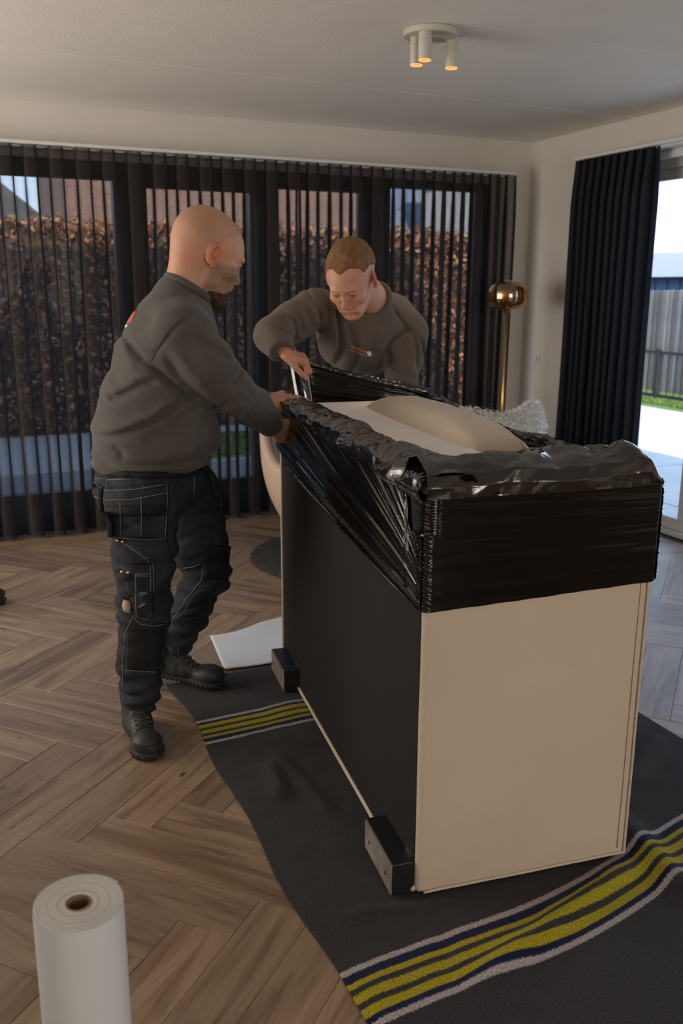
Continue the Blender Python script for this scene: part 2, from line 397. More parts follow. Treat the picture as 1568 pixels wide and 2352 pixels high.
def curtain(name, x0, x1, period, amp, ztop, zbot, seed, along='x', base=0.0, mt=None, jit=0.25):
    rs = np.random.RandomState(seed); L = x1-x0; nP = max(2, int(round(L/period)))
    # warped phase: every pleat has its own width
    kn = np.concatenate([[0], np.cumsum(1+jit*(rs.rand(nP)-0.5))]); kn /= kn[-1]
    nu = nP*22+1; nv = 26; off = rs.rand(nP+1)
    def fn(U, V):
        z = zbot+(ztop-zbot)*V
        ph = np.interp(U, kn, np.arange(nP+1))
        k = np.floor(ph).astype(int).clip(0, nP)
        sway = 0.010*np.sin(2*pi*(off[k])+3*(1-V))*(1-V)+0.012*np.sin(ph*1.7+seed)*(1-V)
        s_ = np.sin(2*pi*ph)
        a = amp*(0.92+0.14*np.sin(ph*2.3+seed)*(1-V))*(0.55+0.45*np.clip((1-V)*9, 0, 1))
        w = a*np.sign(s_)*np.abs(s_)**0.75+0.006*np.sin(2*pi*ph*3+5*V+seed)*(1-V)
        x = x0+L*U+sway-0.22*period*np.sin(4*pi*ph)*0.5
        y = base+w
        z = z+np.where(V > 0.99, 0.006*np.cos(4*pi*ph), 0)+np.where(V < 0.01, 0.004*np.sin(ph*2), 0)
        return (x, y, z) if along == 'x' else (y, x, z)
    return grid(name, nu, nv, fn, mt)
c_ = curtain('curtain', -1.04, 2.235, 0.152, 0.056, 2.345, 0.012, 3, 'x', YB-0.125, M['sheer'])
tag(c_, 'wide sheer dark curtain with wave pleats left of the gap, behind both men', 'curtain')
c_ = curtain('curtain', 2.225, 3.915, 0.152, 0.056, 2.345, 0.012, 5, 'x', YB-0.120, M['sheer'])
tag(c_, 'sheer dark curtain on the right of the back windows, beside the brass lamp', 'curtain')
c_ = curtain('curtain', 4.47, 5.215, 0.075, 0.055, 2.378, 0.012, 9, 'y', XR-0.125, M['curtain'], 0.3)
tag(c_, 'dense charcoal curtain gathered at the left side of the sliding glass door', 'curtain')

# ------------------------------------------------------------------ outside
M['ground'] = noisy('garden_soil', (0.10,0.08,0.06), (0.14,0.11,0.08), 4)
struct(MB().b2((-30,-20,-0.35),(60,60,-0.10)).build('ground', M['ground']))
M['paver'] = noisy('patio_tile', (0.50,0.47,0.42), (0.58,0.55,0.50), 3, 0.8, 40, 0.3)
pat = empty('patio'); pat['kind'] = 'structure'
pv = MB().box((0,0,0), (2.05-0.02, 2.05-0.02, 0.06), bev=0.006).build('paver', M['paver'], pat)
first = True
for i in range(3):
    for j in range(-2, 7):
        p = (4.45+0.6+i*2.06-0.03+1.0-0.03 if i else 4.44+0.28, 0, -0.08)
        xs = [4.46, 4.99, 7.05, 9.05]
        x = (xs[i]+xs[i+1])/2; w = xs[i+1]-xs[i]-0.02
        o = pv if first else pv.copy()
        if not first: COL.objects.link(o); o.parent = pat
        first = False
        o.location = (x, j*2.05+1.2, -0.08); o.scale = (w/2.03, 1, 1)
M['grass'] = noisy('lawn', (0.09,0.15,0.035), (0.14,0.22,0.06), 12, 0.9)
rs = np.random.RandomState(1)
def grass_patch(name, x0, x1, y0, y1, n, z=-0.06):
    vs = []; fs = []
    X = rs.uniform(x0, x1, n); Y = rs.uniform(y0, y1, n); A = rs.rand(n)*6.28; Hh = rs.uniform(0.03, 0.07, n)
    for i in range(n):
        c, s = math.cos(A[i])*0.012, math.sin(A[i])*0.012; b = len(vs)
        vs += [(X[i]-c, Y[i]-s, z), (X[i]+c, Y[i]+s, z), (X[i]+s*1.5, Y[i]-c*1.5, z+Hh[i])]; fs.append((b, b+1, b+2))
    return mesh_obj(name, vs, fs, M['grass'])
g = grass_patch('grass', 9.3, 9.68, 5.5, 13.5, 9000); tag(g, 'strip of green grass along the foot of the wooden fence', 'grass', kind='stuff')
struct(MB().b2((9.08, 3, -0.1), (10.6, 14, -0.055)).build('lawn_bed', M['grass']))
g = grass_patch('grass', 2.1, 3.3, 8.3, 9.7, 3000); tag(g, 'sunlit lawn seen through the curtain behind the standing men', 'grass', kind='stuff')
struct(MB().b2((2.1, 8.25, -0.1), (3.3, 9.8, -0.045)).build('lawn_bed', M['grass']))
struct(MB().b2((-6, YB+0.35, -0.1), (4.4, 8.15, -0.05)).build('terrace', noisy('terrace_tile', (0.13,0.125,0.12), (0.17,0.165,0.16), 5)))
struct(MB().b2((-6, 8.15, -0.1), (8, 10.3, -0.052)).build('gravel_bed', noisy('gravel', (0.26,0.25,0.24), (0.34,0.33,0.31), 20)))
# fence of upright reeds with a dark bar fence in front
m = mat('shade_toned_reed', (0.3,0.27,0.23), 0.85); n = N(m); oi = n.n('ObjectInfo')
v = n.coord('Object', (1,1,0.15)); n.base(n.mix(n.ramp(oi.outputs['Random'], [(0,(0.10,0.085,0.08)),(0.4,(0.20,0.20,0.21)),(0.7,(0.28,0.29,0.32)),(1,(0.15,0.13,0.12))]), n.ramp(n.noise(v, 14, 4), [(0.3,(0.6,0.58,0.55)),(0.7,(1,1,1))]), 1.0, 'MULTIPLY')); M['reed'] = m  # slat tones darkened and blued to hold the shade lying on the fence
fence = empty('fence', (10.65, 10.0, -0.1)); tag(fence, 'tall shade-toned fence of upright wooden slats at the end of the garden', 'fence')
slat0 = None
for i in range(84):
    y = -4.6+i*0.105
    if slat0 is None:
        slat0 = MB().box((0,0,0.82), (0.03, 0.098, 1.64), bev=0.01).build('slat', M['reed'], fence); o = slat0
    else: o = slat0.copy(); COL.objects.link(o); o.parent = fence
    o.location = (random.uniform(-0.012,0.012), y, random.uniform(-0.01,0.01)); o.rotation_euler = (random.uniform(-0.006,0.006),0,0)
for z in (0.3, 1.35): MB().b2((0.03,-4.7,z),(0.07,4.3,z+0.08)).build('rail', M['reed'], fence)
M['dark_metal'] = mat('dark_coated_metal', (0.03,0.035,0.045), 0.5)
bf = empty('bar_fence', (9.78, 10.0, -0.1)); tag(bf, 'low dark metal railing standing before the wooden slat fence', 'railing')
for z in (0.08, 0.72):
    MB().b2((-0.02,-5,z),(0.02,4,z+0.045)).build('rail', M['dark_metal'], bf)
for i in range(7):
    MB().b2((-0.03,-4.7+i*1.30-0.03,-0.05),(0.03,-4.7+i*1.30+0.03,0.80)).build('post', M['dark_metal'], bf)
bar0 = None
for i in range(64):
    if bar0 is None: bar0 = MB().box((0,0,0.42),(0.012,0.012,0.66)).build('bar', M['dark_metal'], bf); o = bar0
    else: o = bar0.copy(); COL.objects.link(o); o.parent = bf
    o.location = (0, -4.9+i*0.14, 0)
# garden shed with flat roof
shed = empty('shed', (13.0, 13.5, -0.1)); tag(shed, 'blue-grey garden shed with a pale flat roof above the slat fence', 'shed')
MB().b2((-1.2,-6.0,0),(2.5,4.3,1.85)).build('shed_wall', mat('shed_blue', (0.10,0.17,0.30), 0.7), shed)
for i in range(34): MB().b2((-1.23,-6.0+i*0.3,0),(-1.2,-6.0+i*0.3+0.27,1.85)).build('board', mat('shed_board', (0.12,0.20,0.34), 0.7) if i == 0 else bpy.data.materials['shed_board'], shed)
MB().b2((-1.5,-6.4,1.86),(2.8,4.55,2.28),0.01).build('roof', mat('shed_roof', (0.62,0.66,0.72), 0.6), shed)

# beech hedge with rusty winter leaves
core = noisy('hedge_twig', (0.045,0.028,0.02), (0.08,0.05,0.035), 6)
m = mat('beech_leaf', (0.3,0.1,0.04), 0.55, spec=0.5); n = N(m); gi = n.n('NewGeometry')
n.base(n.ramp(gi.outputs['Random Per Island'], [(0,(0.10,0.045,0.03)),(0.35,(0.22,0.085,0.045)),(0.7,(0.36,0.15,0.07)),(0.93,(0.45,0.24,0.13)),(1,(0.20,0.26,0.08))])); M['leaf'] = m
hd = empty('hedge', (1.5, 11.2, -0.1)); tag(hd, 'clipped beech hedge with rusty leaves behind the back windows', 'hedge')
hp = MB().b2((-8.5,-0.40,0),(7.0,0.5,2.28)).build('twig_core', core, hd)
nl = 26000; rs = np.random.RandomState(4)
PX = rs.uniform(-8.5, 7.0, nl); side = rs.rand(nl) < 0.78
PY = np.where(side, -0.43-np.abs(rs.normal(0,0.07,nl)), rs.uniform(-0.45,0.45,nl)); PZ = np.where(side, rs.uniform(0.02,2.38,nl), 2.30+np.abs(rs.normal(0,0.05,nl)))
A = rs.normal(size=(nl,3)); A /= np.linalg.norm(A,axis=1)[:,None]; B = np.cross(A, rs.normal(size=(nl,3))); B /= np.linalg.norm(B,axis=1)[:,None]
Cc = np.stack([PX,PY,PZ],-1); sz = rs.uniform(0.03,0.055,nl)[:,None]
V_ = np.stack([Cc-A*sz, Cc+B*sz*0.55, Cc+A*sz, Cc-B*sz*0.55],1).reshape(-1,3)
me = bpy.data.meshes.new('leaves'); me.from_pydata(V_.tolist(), [], (np.arange(nl)[:,None]*4+np.arange(4)).tolist()); me.materials.append(M['leaf'])
lo = bpy.data.objects.new('foliage', me); COL.objects.link(lo); lo.parent = hd; lo['kind'] = 'stuff'
# neighbouring houses
def house(name, label, loc, w, d, h, roof_h, wallm, roofm, gable_x=True, wins=()):
    e = empty(name, loc); tag(e, label, 'house')
    MB().b2((-w/2,-d/2,0),(w/2,d/2,h)).build('wall', wallm, e)
    q = MB()
    if gable_x: vs = [(-w/2-.3,-d/2-.3,h-.1),(w/2+.3,-d/2-.3,h-.1),(w/2+.3,d/2+.3,h-.1),(-w/2-.3,d/2+.3,h-.1),(-w/2-.3,0,h+roof_h),(w/2+.3,0,h+roof_h)]; fs = [(0,1,5,4),(2,3,4,5),(1,2,5),(3,0,4),(0,3,2,1)]
    else: vs = [(-w/2-.3,-d/2-.3,h-.1),(w/2+.3,-d/2-.3,h-.1),(w/2+.3,d/2+.3,h-.1),(-w/2-.3,d/2+.3,h-.1),(0,-d/2-.3,h+roof_h),(0,d/2+.3,h+roof_h)]; fs = [(0,1,4),(1,2,5,4),(2,3,5),(3,0,4,5),(0,3,2,1)]
    q.add(vs, fs).build('roof', roofm, e)
    for (x, z, ww, hh) in wins:
        f_ = MB(); 
        f_.b2((x-ww/2-.06,-d/2-.06,z-.06),(x+ww/2+.06,-d/2,z)); f_.b2((x-ww/2-.06,-d/2-.06,z+hh),(x+ww/2+.06,-d/2,z+hh+.06)); f_.b2((x-ww/2-.06,-d/2-.06,z),(x-ww/2,-d/2,z+hh)); f_.b2((x+ww/2,-d/2-.06,z),(x+ww/2+.06,-d/2,z+hh))
        fo = f_.build('window', M['white'], e); MB().b2((x-ww/2,-d/2-.03,z),(x+ww/2,-d/2-.01,z+hh)).build('pane', M['win_dark'], fo)
    return e
M['win_dark'] = mat('dark_glass', (0.03,0.04,0.05), 0.1)
m = mat('red_brick', (0.3,0.15,0.1), 0.85); n = N(m); bk = n.n('TexBrick'); bk.inputs['Scale'].default_value = 4.0
bk.inputs['Color1'].default_value = (0.16,0.085,0.065,1); bk.inputs['Color2'].default_value = (0.21,0.12,0.09,1); bk.inputs['Mortar'].default_value = (0.24,0.20,0.18,1)
v = n.coord('Object', (1,1,1), (pi/2,0,0)); n.l(v, bk.inputs['Vector']); n.base(bk.outputs['Color']); M['brick'] = m
M['tiles_dark'] = noisy('dark_roof_tiles', (0.07,0.075,0.09), (0.11,0.115,0.13), 4)
M['tiles_blue'] = noisy('blue_grey_roof_tiles', (0.16,0.20,0.28), (0.24,0.29,0.38), 4)
M['render_white'] = noisy('white_render', (0.72,0.74,0.76), (0.8,0.8,0.8), 2)
house('house', 'long brick house rising over the middle of the hedge', (6.1, 22, -0.1), 7.2, 5, 5.5, 2.2, M['brick'], M['tiles_dark'], True)
house('house', 'dark gabled house against the sky at the left end of the hedge', (0.3, 34, -0.1), 7, 7, 3.1, 3.0, M['render_white'], M['tiles_dark'], False)
house('house', 'house with a blue-grey tiled roof above the right part of the hedge', (14.0, 28.2, -0.1), 3.6, 6, 2.9, 2.4, M['render_white'], M['tiles_blue'], False)
house('house', 'white rendered house at the far right of the hedge', (14.6, 20.8, -0.1), 3.8, 5, 5.0, 1.6, M['render_white'], M['tiles_blue'], True, ((-0.9,2.9,0.9,1.2),))

# ------------------------------------------------------------------ blanket
def smooth01(x): x = np.clip(x, 0, 1); return x*x*(3-2*x)
SA = math.radians(-7.3); SO = Vector((0.997, 1.774, 0))          # sofa corner nearest the camera, and its turn
SEX = np.array([math.cos(SA), math.sin(SA), 0]); SEY = np.array([-math.sin(SA), math.cos(SA), 0])
def blanket_fn(U, V):
    # U across (x), V along (y)
    x = 0.705+1.565*U; y0 = 1.10+0.10*U; y1 = 3.36-0.05*(1-U)
    y = y0+(y1-y0)*V
    P = np.stack([x, y, 0*x], -1)
    x = x+0.012*rnoise(P, 3, 0.8)*(U < .06)+0.010*np.sin(9*y)*(1-U)
    # the right part is pulled towards the door, so the near band climbs there
    y = y+0.16*smooth01((U-0.30)/0.7)*np.exp(-((V-0.18)/0.25)**2)
    lx = (x-SO.x)*SEX[0]+(y-SO.y)*SEX[1]; ly = (x-SO.x)*SEY[0]+(y-SO.y)*SEY[1]
    under = smooth01((lx+0.07)/0.08)*smooth01((0.70-lx)/0.08)*smooth01((ly+0.05)/0.06)*smooth01((1.62-ly)/0.08)
    r = rnoise(P, 11, 0.9, 3)
    h = 0.006+0.010*np.clip(rnoise(P, 5, 1.1, 2), -0.4, 1)+0.0025*rnoise(P, 8, 5, 2)
    # folds: a long ridge below the front of the sofa and one by its right corner
    def ridge(ax, ay, bx, by, w, hh):
        dx, dy = bx-ax, by-ay; L = math.hypot(dx, dy); t = ((x-ax)*dx+(y-ay)*dy)/L/L; d = ((x-ax)*dy-(y-ay)*dx)/L
        e = np.exp(-(d/w)**2)*smooth01((t+0.15)/0.3)*smooth01((1.15-t)/0.3); return hh*e
    h = h+ridge(1.00,1.46,1.62,1.66,0.035,0.026)+ridge(1.66,1.50,1.72,1.86,0.05,0.034)+ridge(0.83,2.35,0.86,2.55,0.03,0.024)+ridge(0.90,2.6,0.94,2.2,0.03,0.014)+ridge(0.80,1.78,1.05,1.72,0.02,0.010)
    h = h+ridge(1.85,1.55,2.2,1.35,0.03,0.016)+ridge(1.75,1.35,1.95,1.15,0.02,0.012)+ridge(1.9,2.0,2.2,2.2,0.04,0.014)+ridge(1.85,2.25,2.2,2.3,0.03,0.012)
    edge = np.minimum(np.minimum(U, 1-U), np.minimum(V, 1-V))
    h = h*smooth01(edge/0.03+0.25)
    # where the sofa, the boot and the feet press on it the cloth lies flat
    h = np.clip(h, 0.004, None)*(1-under)+0.006*under
    return x, y, h
m = mat('felt_blanket', (0.05,0.05,0.055), 0.95, spec=0.15); M['blanket'] = m; n = N(m)
tc = n.n('TexCoord'); sx = n.n('SeparateXYZ'); n.l(tc.outputs['UV'], sx.inputs[0])
fz = n.noise(n.coord('UV', (160, 8, 1)), 10, 3); fz2 = n.noise(n.coord('UV', (40, 30, 1)), 3, 3)
mm = n.n('Math', operation='MULTIPLY_ADD'); mm.inputs[1].default_value = 0.0095; n.l(fz, mm.inputs[0]); n.l(sx.outputs['Y'], mm.inputs[2])
G_, W_, B_, Y_ = (0.036,0.034,0.038), (0.42,0.38,0.38), (0.006,0.009,0.050), (0.40,0.34,0.012)
def band(p, w, flip):
    seq = [(W_,.115),(B_,.115),(Y_,.135),(G_,.10),(Y_,.135),(G_,.10),(Y_,.135),(B_,.115),(W_,.10)]
    out = []; q = p-w/2
    tot = sum(k for _, k in seq)
    for c, k in seq: out.append((q, c)); q += w*k/tot
    out.append((q, G_)); return out
OFF = 0.0045
stops = [(0.0, G_)]+band(0.185+OFF, 0.082, 0)+band(0.797+OFF, 0.082, 0)
n1 = n.ramp(mm.outputs[0], stops, 'CONSTANT')
fl_ = n.noise(n.coord('UV', (150, 220, 1)), 2.0, 4, 0.7)
heather = n.ramp(fl_, [(0.3,(0.45,0.45,0.47)),(0.55,(1.0,1.0,1.0)),(0.74,(1.9,1.85,1.85))])
n.base(n.mix(n1, heather, 1.0, 'MULTIPLY')); n.bump(fl_, 0.7, 0.004)
n.b.inputs['Sheen Weight'].default_value = 0.08; n.b.inputs['Sheen Roughness'].default_value = 0.5
bl = grid('blanket', 230, 330, blanket_fn, M['blanket'], thick=0.004)
tag(bl, 'grey felt moving blanket with yellow, navy and white stripes under the sofa', 'blanket')

# ------------------------------------------------------------------ sofa lying on its back
SX = 0.625; SYL = 1.545; SZ = 1.10; SB = 0.012   # height of the arm (across), length, depth (now upright)
def loc2w(x, y, z=0.0): return Vector((SO.x+SEX[0]*x+SEY[0]*y, SO.y+SEX[1]*x+SEY[1]*y, z))
sofa = empty('sofa', loc2w(0,0,0), SA); tag(sofa, 'cream fabric sofa tipped onto its back on the striped blanket', 'sofa')
m = noisy('cream_weave', (0.56,0.47,0.37), (0.62,0.52,0.41), 2.2, 0.9, 330, 0.35, 0.0012, 0.25); M['cream'] = m; n = N(m)
wv = n.n('TexWave', wave_type='BANDS', bands_direction='Z'); wv.inputs['Scale'].default_value = 190; wv.inputs['Distortion'].default_value = 2.0
wv2 = n.n('TexWave', wave_type='BANDS', bands_direction='X'); wv2.inputs['Scale'].default_value = 190; wv2.inputs['Distortion'].default_value = 2.0
v = n.coord('Object'); n.l(v, wv.inputs['Vector']); n.l(v, wv2.inputs['Vector'])
ad = n.n('Math', operation='ADD'); n.l(wv.outputs['Fac'], ad.inputs[0]); n.l(wv2.outputs['Fac'], ad.inputs[1]); n.bump(ad.outputs[0], 0.25, 0.001)
n.b.inputs['Sheen Weight'].default_value = 0.15
M['lining'] = noisy('white_lining', (0.80,0.75,0.72), (0.84,0.79,0.76), 2, 0.9, 200, 0.2, 0.001)
M['dust'] = noisy('black_dust_cover', (0.016,0.015,0.015), (0.022,0.020,0.019), 1.5, 0.85, 300, 0.4, 0.001, 0.2)
def panel(name, c, d, m, parent, puff=0.006, seg=14, bev=0.018):
    """upholstered slab: rounded box, faces a little puffed, edges a little wavy"""
    bm = bmesh.new(); bmesh.ops.create_cube(bm, size=1)
    for q in bm.verts: q.co = Vector((q.co.x*d[0], q.co.y*d[1], q.co.z*d[2]))
    bmesh.ops.bevel(bm, geom=bm.edges[:], offset=bev, segments=4, profile=0.55, affect='EDGES')
    bmesh.ops.subdivide_edges(bm, edges=[e for e in bm.edges if e.calc_length() > 0.12], cuts=seg, use_grid_fill=True)
    for q in bm.verts:
        u = [abs(q.co[i])/(d[i]/2) for i in range(3)]
        for i in range(3):
            o_ = [k for k in range(3) if k != i]
            if u[i] > 0.93: q.co[i] += math.copysign(puff, q.co[i])*max(0, 1-u[o_[0]]**3)*max(0, 1-u[o_[1]]**3)
        q.co += mnoise.noise_vector(q.co*6+Vector(c)*3)*0.0012+mnoise.noise_vector(q.co*26+Vector(c))*0.0005
        q.co += Vector(c)
    me = bpy.data.meshes.new(name); bm.to_mesh(me); bm.free(); me.materials.append(m); me.polygons.foreach_set('use_smooth', [True]*len(me.polygons))
    o = bpy.data.objects.new(name, me); COL.objects.link(o); o.parent = parent; return o
AT = 0.15
panel('armrest', (SX/2, AT/2, SB+SZ/2-0.005), (SX, AT, SZ-0.01), M['cream'], sofa, 0.004)
panel('armrest', (SX/2, SYL-AT/2, SB+SZ/2-0.005), (SX, AT, SZ-0.01), M['cream'], sofa, 0.004)
panel('seat_base', (0.165, SYL/2, SB+SZ/2-0.005), (0.31, SYL-2*AT+0.01, SZ-0.03), M['lining'], sofa, 0.003)
panel('backrest', (SX/2+0.14, SYL/2, SB+0.12), (SX-0.30, SYL-2*AT+0.01, 0.22), M['cream'], sofa, 0.006)
_t = SB+SZ-0.006
MB().b2((0.012,0.012,_t),(0.30,SYL-0.012,_t+0.004),0.0015).b2((0.30,0.012,_t),(SX-0.012,AT-0.006,_t+0.004),0.0015).b2((0.30,SYL-AT+0.006,_t),(SX-0.012,SYL-0.012,_t+0.004),0.0015).build('top_lining', mat('white_fleece', (0.86,0.82,0.80), 0.9), sofa)
MB().b2((-0.0035, 0.014, SB+0.020),(0.002, SYL-0.014, SB+SZ-0.03)).build('dust_cover', M['dust'], sofa)
# raised piping around the near arm and the edge of the bottom
def piping(name, pts, r=0.004, closed=False, parent=sofa, m=None):
    out = []; 
    for a, b in zip(pts[:-1], pts[1:]):
        k = max(2, int((Vector(b)-Vector(a)).length/0.02))
        out += [Vector(a).lerp(Vector(b), i/k)+Vector((0,0,0)) for i in range(k)]
    out.append(Vector(pts[-1])); out = [p+mnoise.noise_vector(p*9)*0.0012 for p in out]
    return MB().tube(out, r, 7, closed=closed).build(name, m or M['cream'], parent, smooth=True)
piping('piping', [(SX-0.006,-0.002,SB+SZ-0.02),(SX-0.006,-0.002,SB+0.012),(0.02,-0.002,SB+0.006)])
piping('piping', [(SX-0.028,-0.0035,SB+SZ-0.02),(SX-0.028,-0.0035,SB+0.03)], 0.0016)
piping('piping', [(-0.004,0.01,SB+0.012),(-0.004,SYL-0.01,SB+0.012),(-0.004,SYL-0.006,SB+SZ-0.03)], 0.007)
# stapled edge of the dust cover
st = MB(); sc_ = mat('staple_steel', (0.5,0.5,0.5), 0.3, 1.0)
for i in range(24): st.box((-0.0045, 0.06+i*0.061, SB+0.034), (0.0014, 0.009, 0.0012))
st.build('staples', sc_, sofa)['kind'] = 'stuff'
# wooden block feet on the underside
m = mat('painted_black_wood', (0.008,0.008,0.009), 0.45); M['blackwood'] = m
m = noisy('raw_foot_bottom', (0.16,0.13,0.11), (0.26,0.23,0.21), 14, 0.7, 60, 0.3, 0.001); M['rawfoot'] = m
for y0, y1 in ((0.012, 0.235), (1.27, 1.50)):
    f0 = MB().b2((-0.062, y0, SB+0.002), (-0.004, y1, SB+0.092), 0.002).build('foot', M['blackwood'], sofa)
    b_ = MB().b2((-0.0655, y0+0.002, SB+0.004), (-0.062, y1-0.002, SB+0.090)).build('foot_sole', M['rawfoot'], f0)
    for yy_ in (y0+0.045, y1-0.04):
        MB().tube([(-0.0662, yy_, SB+0.04), (-0.064, yy_, SB+0.04)], 0.006, 10).build('screw_hole', M['blackwood'], f0)
    MB().b2((-0.0045, y0+0.02, SB+0.092), (-0.0036, y0+0.06, SB+0.104)).build('bracket', sc_, f0)
# loose seat cushion, its front edge up
def cushion(name, c, d, m, parent, seed=2):
    nu, nv = 56, 40; vs = []; fs = []
    e1, e2 = 0.32, 0.55
    def sp(a, e): return math.copysign(abs(a)**e, a)
    for i in range(nu):
        th = 2*pi*i/nu
        for j in range(nv+1):
            ph = -pi/2+pi*j/nv
            q = Vector((sp(math.cos(ph), e2)*sp(math.cos(th), e1)*d[0]/2, sp(math.cos(ph), e2)*sp(math.sin(th), e1)*d[1]/2, sp(math.sin(ph), e2)*d[2]/2))
            q += mnoise.noise_vector(q*7+Vector((seed,0,0)))*0.005
            vs.append(q+Vector(c))
    for i in range(nu):
        for j in range(nv): fs.append((i*(nv+1)+j, ((i+1)%nu)*(nv+1)+j, ((i+1)%nu)*(nv+1)+j+1, i*(nv+1)+j+1))
    return mesh_obj(name, vs, fs, m, parent, True)
CU = cushion('seat_cushion', (0.380, SYL/2+0.125, 0.866), (0.235, 1.17, 0.62), M['cream'], None)
CU.location = loc2w(0,0,0); CU.rotation_euler = (0,0,SA); tag(CU, 'long plump cream seat cushion lying on the open top of the wrapped sofa', 'cushion')
pts = []
for k in range(90):
    t = 2*pi*k/90; sp = lambda a, e: math.copysign(abs(a)**e, a)
    pts.append((0.462, SYL/2+0.125+0.578*sp(math.cos(t),0.35), 0.872+0.262*sp(math.sin(t),0.35)))
MB().tube(pts, 0.005, 7, closed=True).build('piping', M['cream'], CU, smooth=True)

# ------------------------------------------------------------------ black stretch film
def film_mat(name, stretch, rot=0.0, bs=1.0, uvs=(1,1), coat=0.0, spec=0.32):
    m = mat(name, (0.0030,0.0029,0.0030), 0.10, spec=spec); n = N(m)
    v = n.coord('UV', (uvs[0]*1.0, uvs[1]*stretch, 1), (0,0,rot))
    a = n.noise(v, 1.0, 2, 0.5, 0.25); b = n.noise(n.coord('UV', (uvs[0]*2.3, uvs[1]*stretch*3.1, 1), (0,0,rot)), 1.0, 3, 0.6, 0.15)
    rd = n.n('Math', operation='SUBTRACT'); rd.inputs[1].default_value = 0.5; n.l(a, rd.inputs[0]); ab = n.n('Math', operation='ABSOLUTE'); n.l(rd.outputs[0], ab.inputs[0])
    b1 = n.bump(ab.outputs[0], 0.6*bs, 0.004); n.bump(b, 0.25*bs, 0.0012, b1)
    n.b.inputs['Coat Weight'].default_value = coat; n.b.inputs['Coat Roughness'].default_value = 0.05
    return m
M['film'] = film_mat('black_stretch_film', 11, 0.0, 0.42)
M['film_side'] = film_mat('black_stretch_film_side', 14, 0.0, 1.0, (1,1), 0.25, 0.55)
m = mat('crumpled_film', (0.004,0.004,0.004), 0.14, spec=0.75); n = N(m); v = n.coord('Object')
vo = n.n('TexVoronoi', feature='DISTANCE_TO_EDGE'); vo.inputs['Scale'].default_value = 17; n.l(n.mix(v, n.coord('Object', (1.6,1.6,1.6)), 0.3), vo.inputs['Vector'])
b1 = n.bump(n.noise(v, 11, 2, 0.4, 0.8), 0.22, 0.02); n.bump(vo.outputs['Distance'], 0.14, 0.02, b1); n.b.inputs['Coat Weight'].default_value = 0.5; n.b.inputs['Coat Roughness'].default_value = 0.06
M['crumple'] = m
film = empty('stretch_film', loc2w(0,0,0), SA); tag(film, 'shiny black stretch film wound around the top of the tipped sofa', 'plastic film')
def ridges(a, f, seed):
    """sharp pulled creases running along the sheet; a is the across coordinate"""
    rs = np.random.RandomState(seed); o = 0
    for k in range(7):
        ff = f*(0.6+1.6*rs.rand()); ph = rs.rand()*6.28; o = o+(1-np.abs(np.sin(a*ff+ph)))**3*(0.4+0.6*rs.rand())
    return o/3.0
# near end: nearly flat, creases level and fanning out of the left corner
def f_front(U, V):
    zb = 0.796+0.026*U; z = zb+(1.085-zb)*V
    x = 0.013+(SX-0.013+0.012)*U
    a = V*1.0+0.12*U*(V-0.5)+0.02*np.sin(3*U)
    y = -0.010-0.0010*ridges(a, 15, 1)*smooth01(U/0.05)-0.001*rnoise(np.stack([U*0.6,V*3,0*U],-1), 3, 1.0)
    y = y+0.010*smooth01((U-0.972)/0.028)**2
    z = z+0.002*rnoise(np.stack([U*2,0*V,0*U],-1), 9, 2)*(V < 0.05)
    return x, y, z
grid('film_sheet', 200, 150, f_front, M['film'], film)
# right side of the box, also seen from inside
def f_right(U, V):
    zb = 0.822+0.03*U; zt = 1.138-0.035*np.sin(pi*U)**1-0.055*(1-smooth01(U/0.09))+0.010*rnoise(np.stack([U*3,0*U,0*U],-1), 5, 1.5)
    z = zb+(zt-zb)*V; y = -0.004+(SYL+0.02)*U
    a = V*1.2+0.3*U*(V-0.4)
    x = SX+0.012-0.02*np.sin(pi*U)*V+0.006*ridges(a, 30, 4)
    x = x-0.010*smooth01((V-0.9)/0.1)
    return x, y, z
grid('film_sheet', 200, 90, f_right, M['film_side'], film)
# rolled over lip along the right side
def f_rlip(U, V):
    zt = 1.138-0.035*np.sin(pi*U)-0.055*(1-smooth01(U/0.09))+0.010*rnoise(np.stack([U*3,0*U,0*U],-1), 5, 1.5)
    th = V*2*pi*0.8; r = (0.015+0.007*rnoise(np.stack([U*5,V*1.5,0*U],-1), 6, 1.2))*(0.35+0.65*smooth01(U/0.12))
    P = np.stack([U*14,V*2,0*U],-1); r = r+0.006*np.abs(rnoise(P, 7, 1.0))
    x = SX-0.016-0.02*np.sin(pi*U)+r*np.cos(th)*1.3; y = 0.03+(SYL-0.01)*U; z = zt-0.012+r*np.sin(th)
    return x, y, z
grid('film_fold', 160, 26, f_rlip, M['crumple'], film)
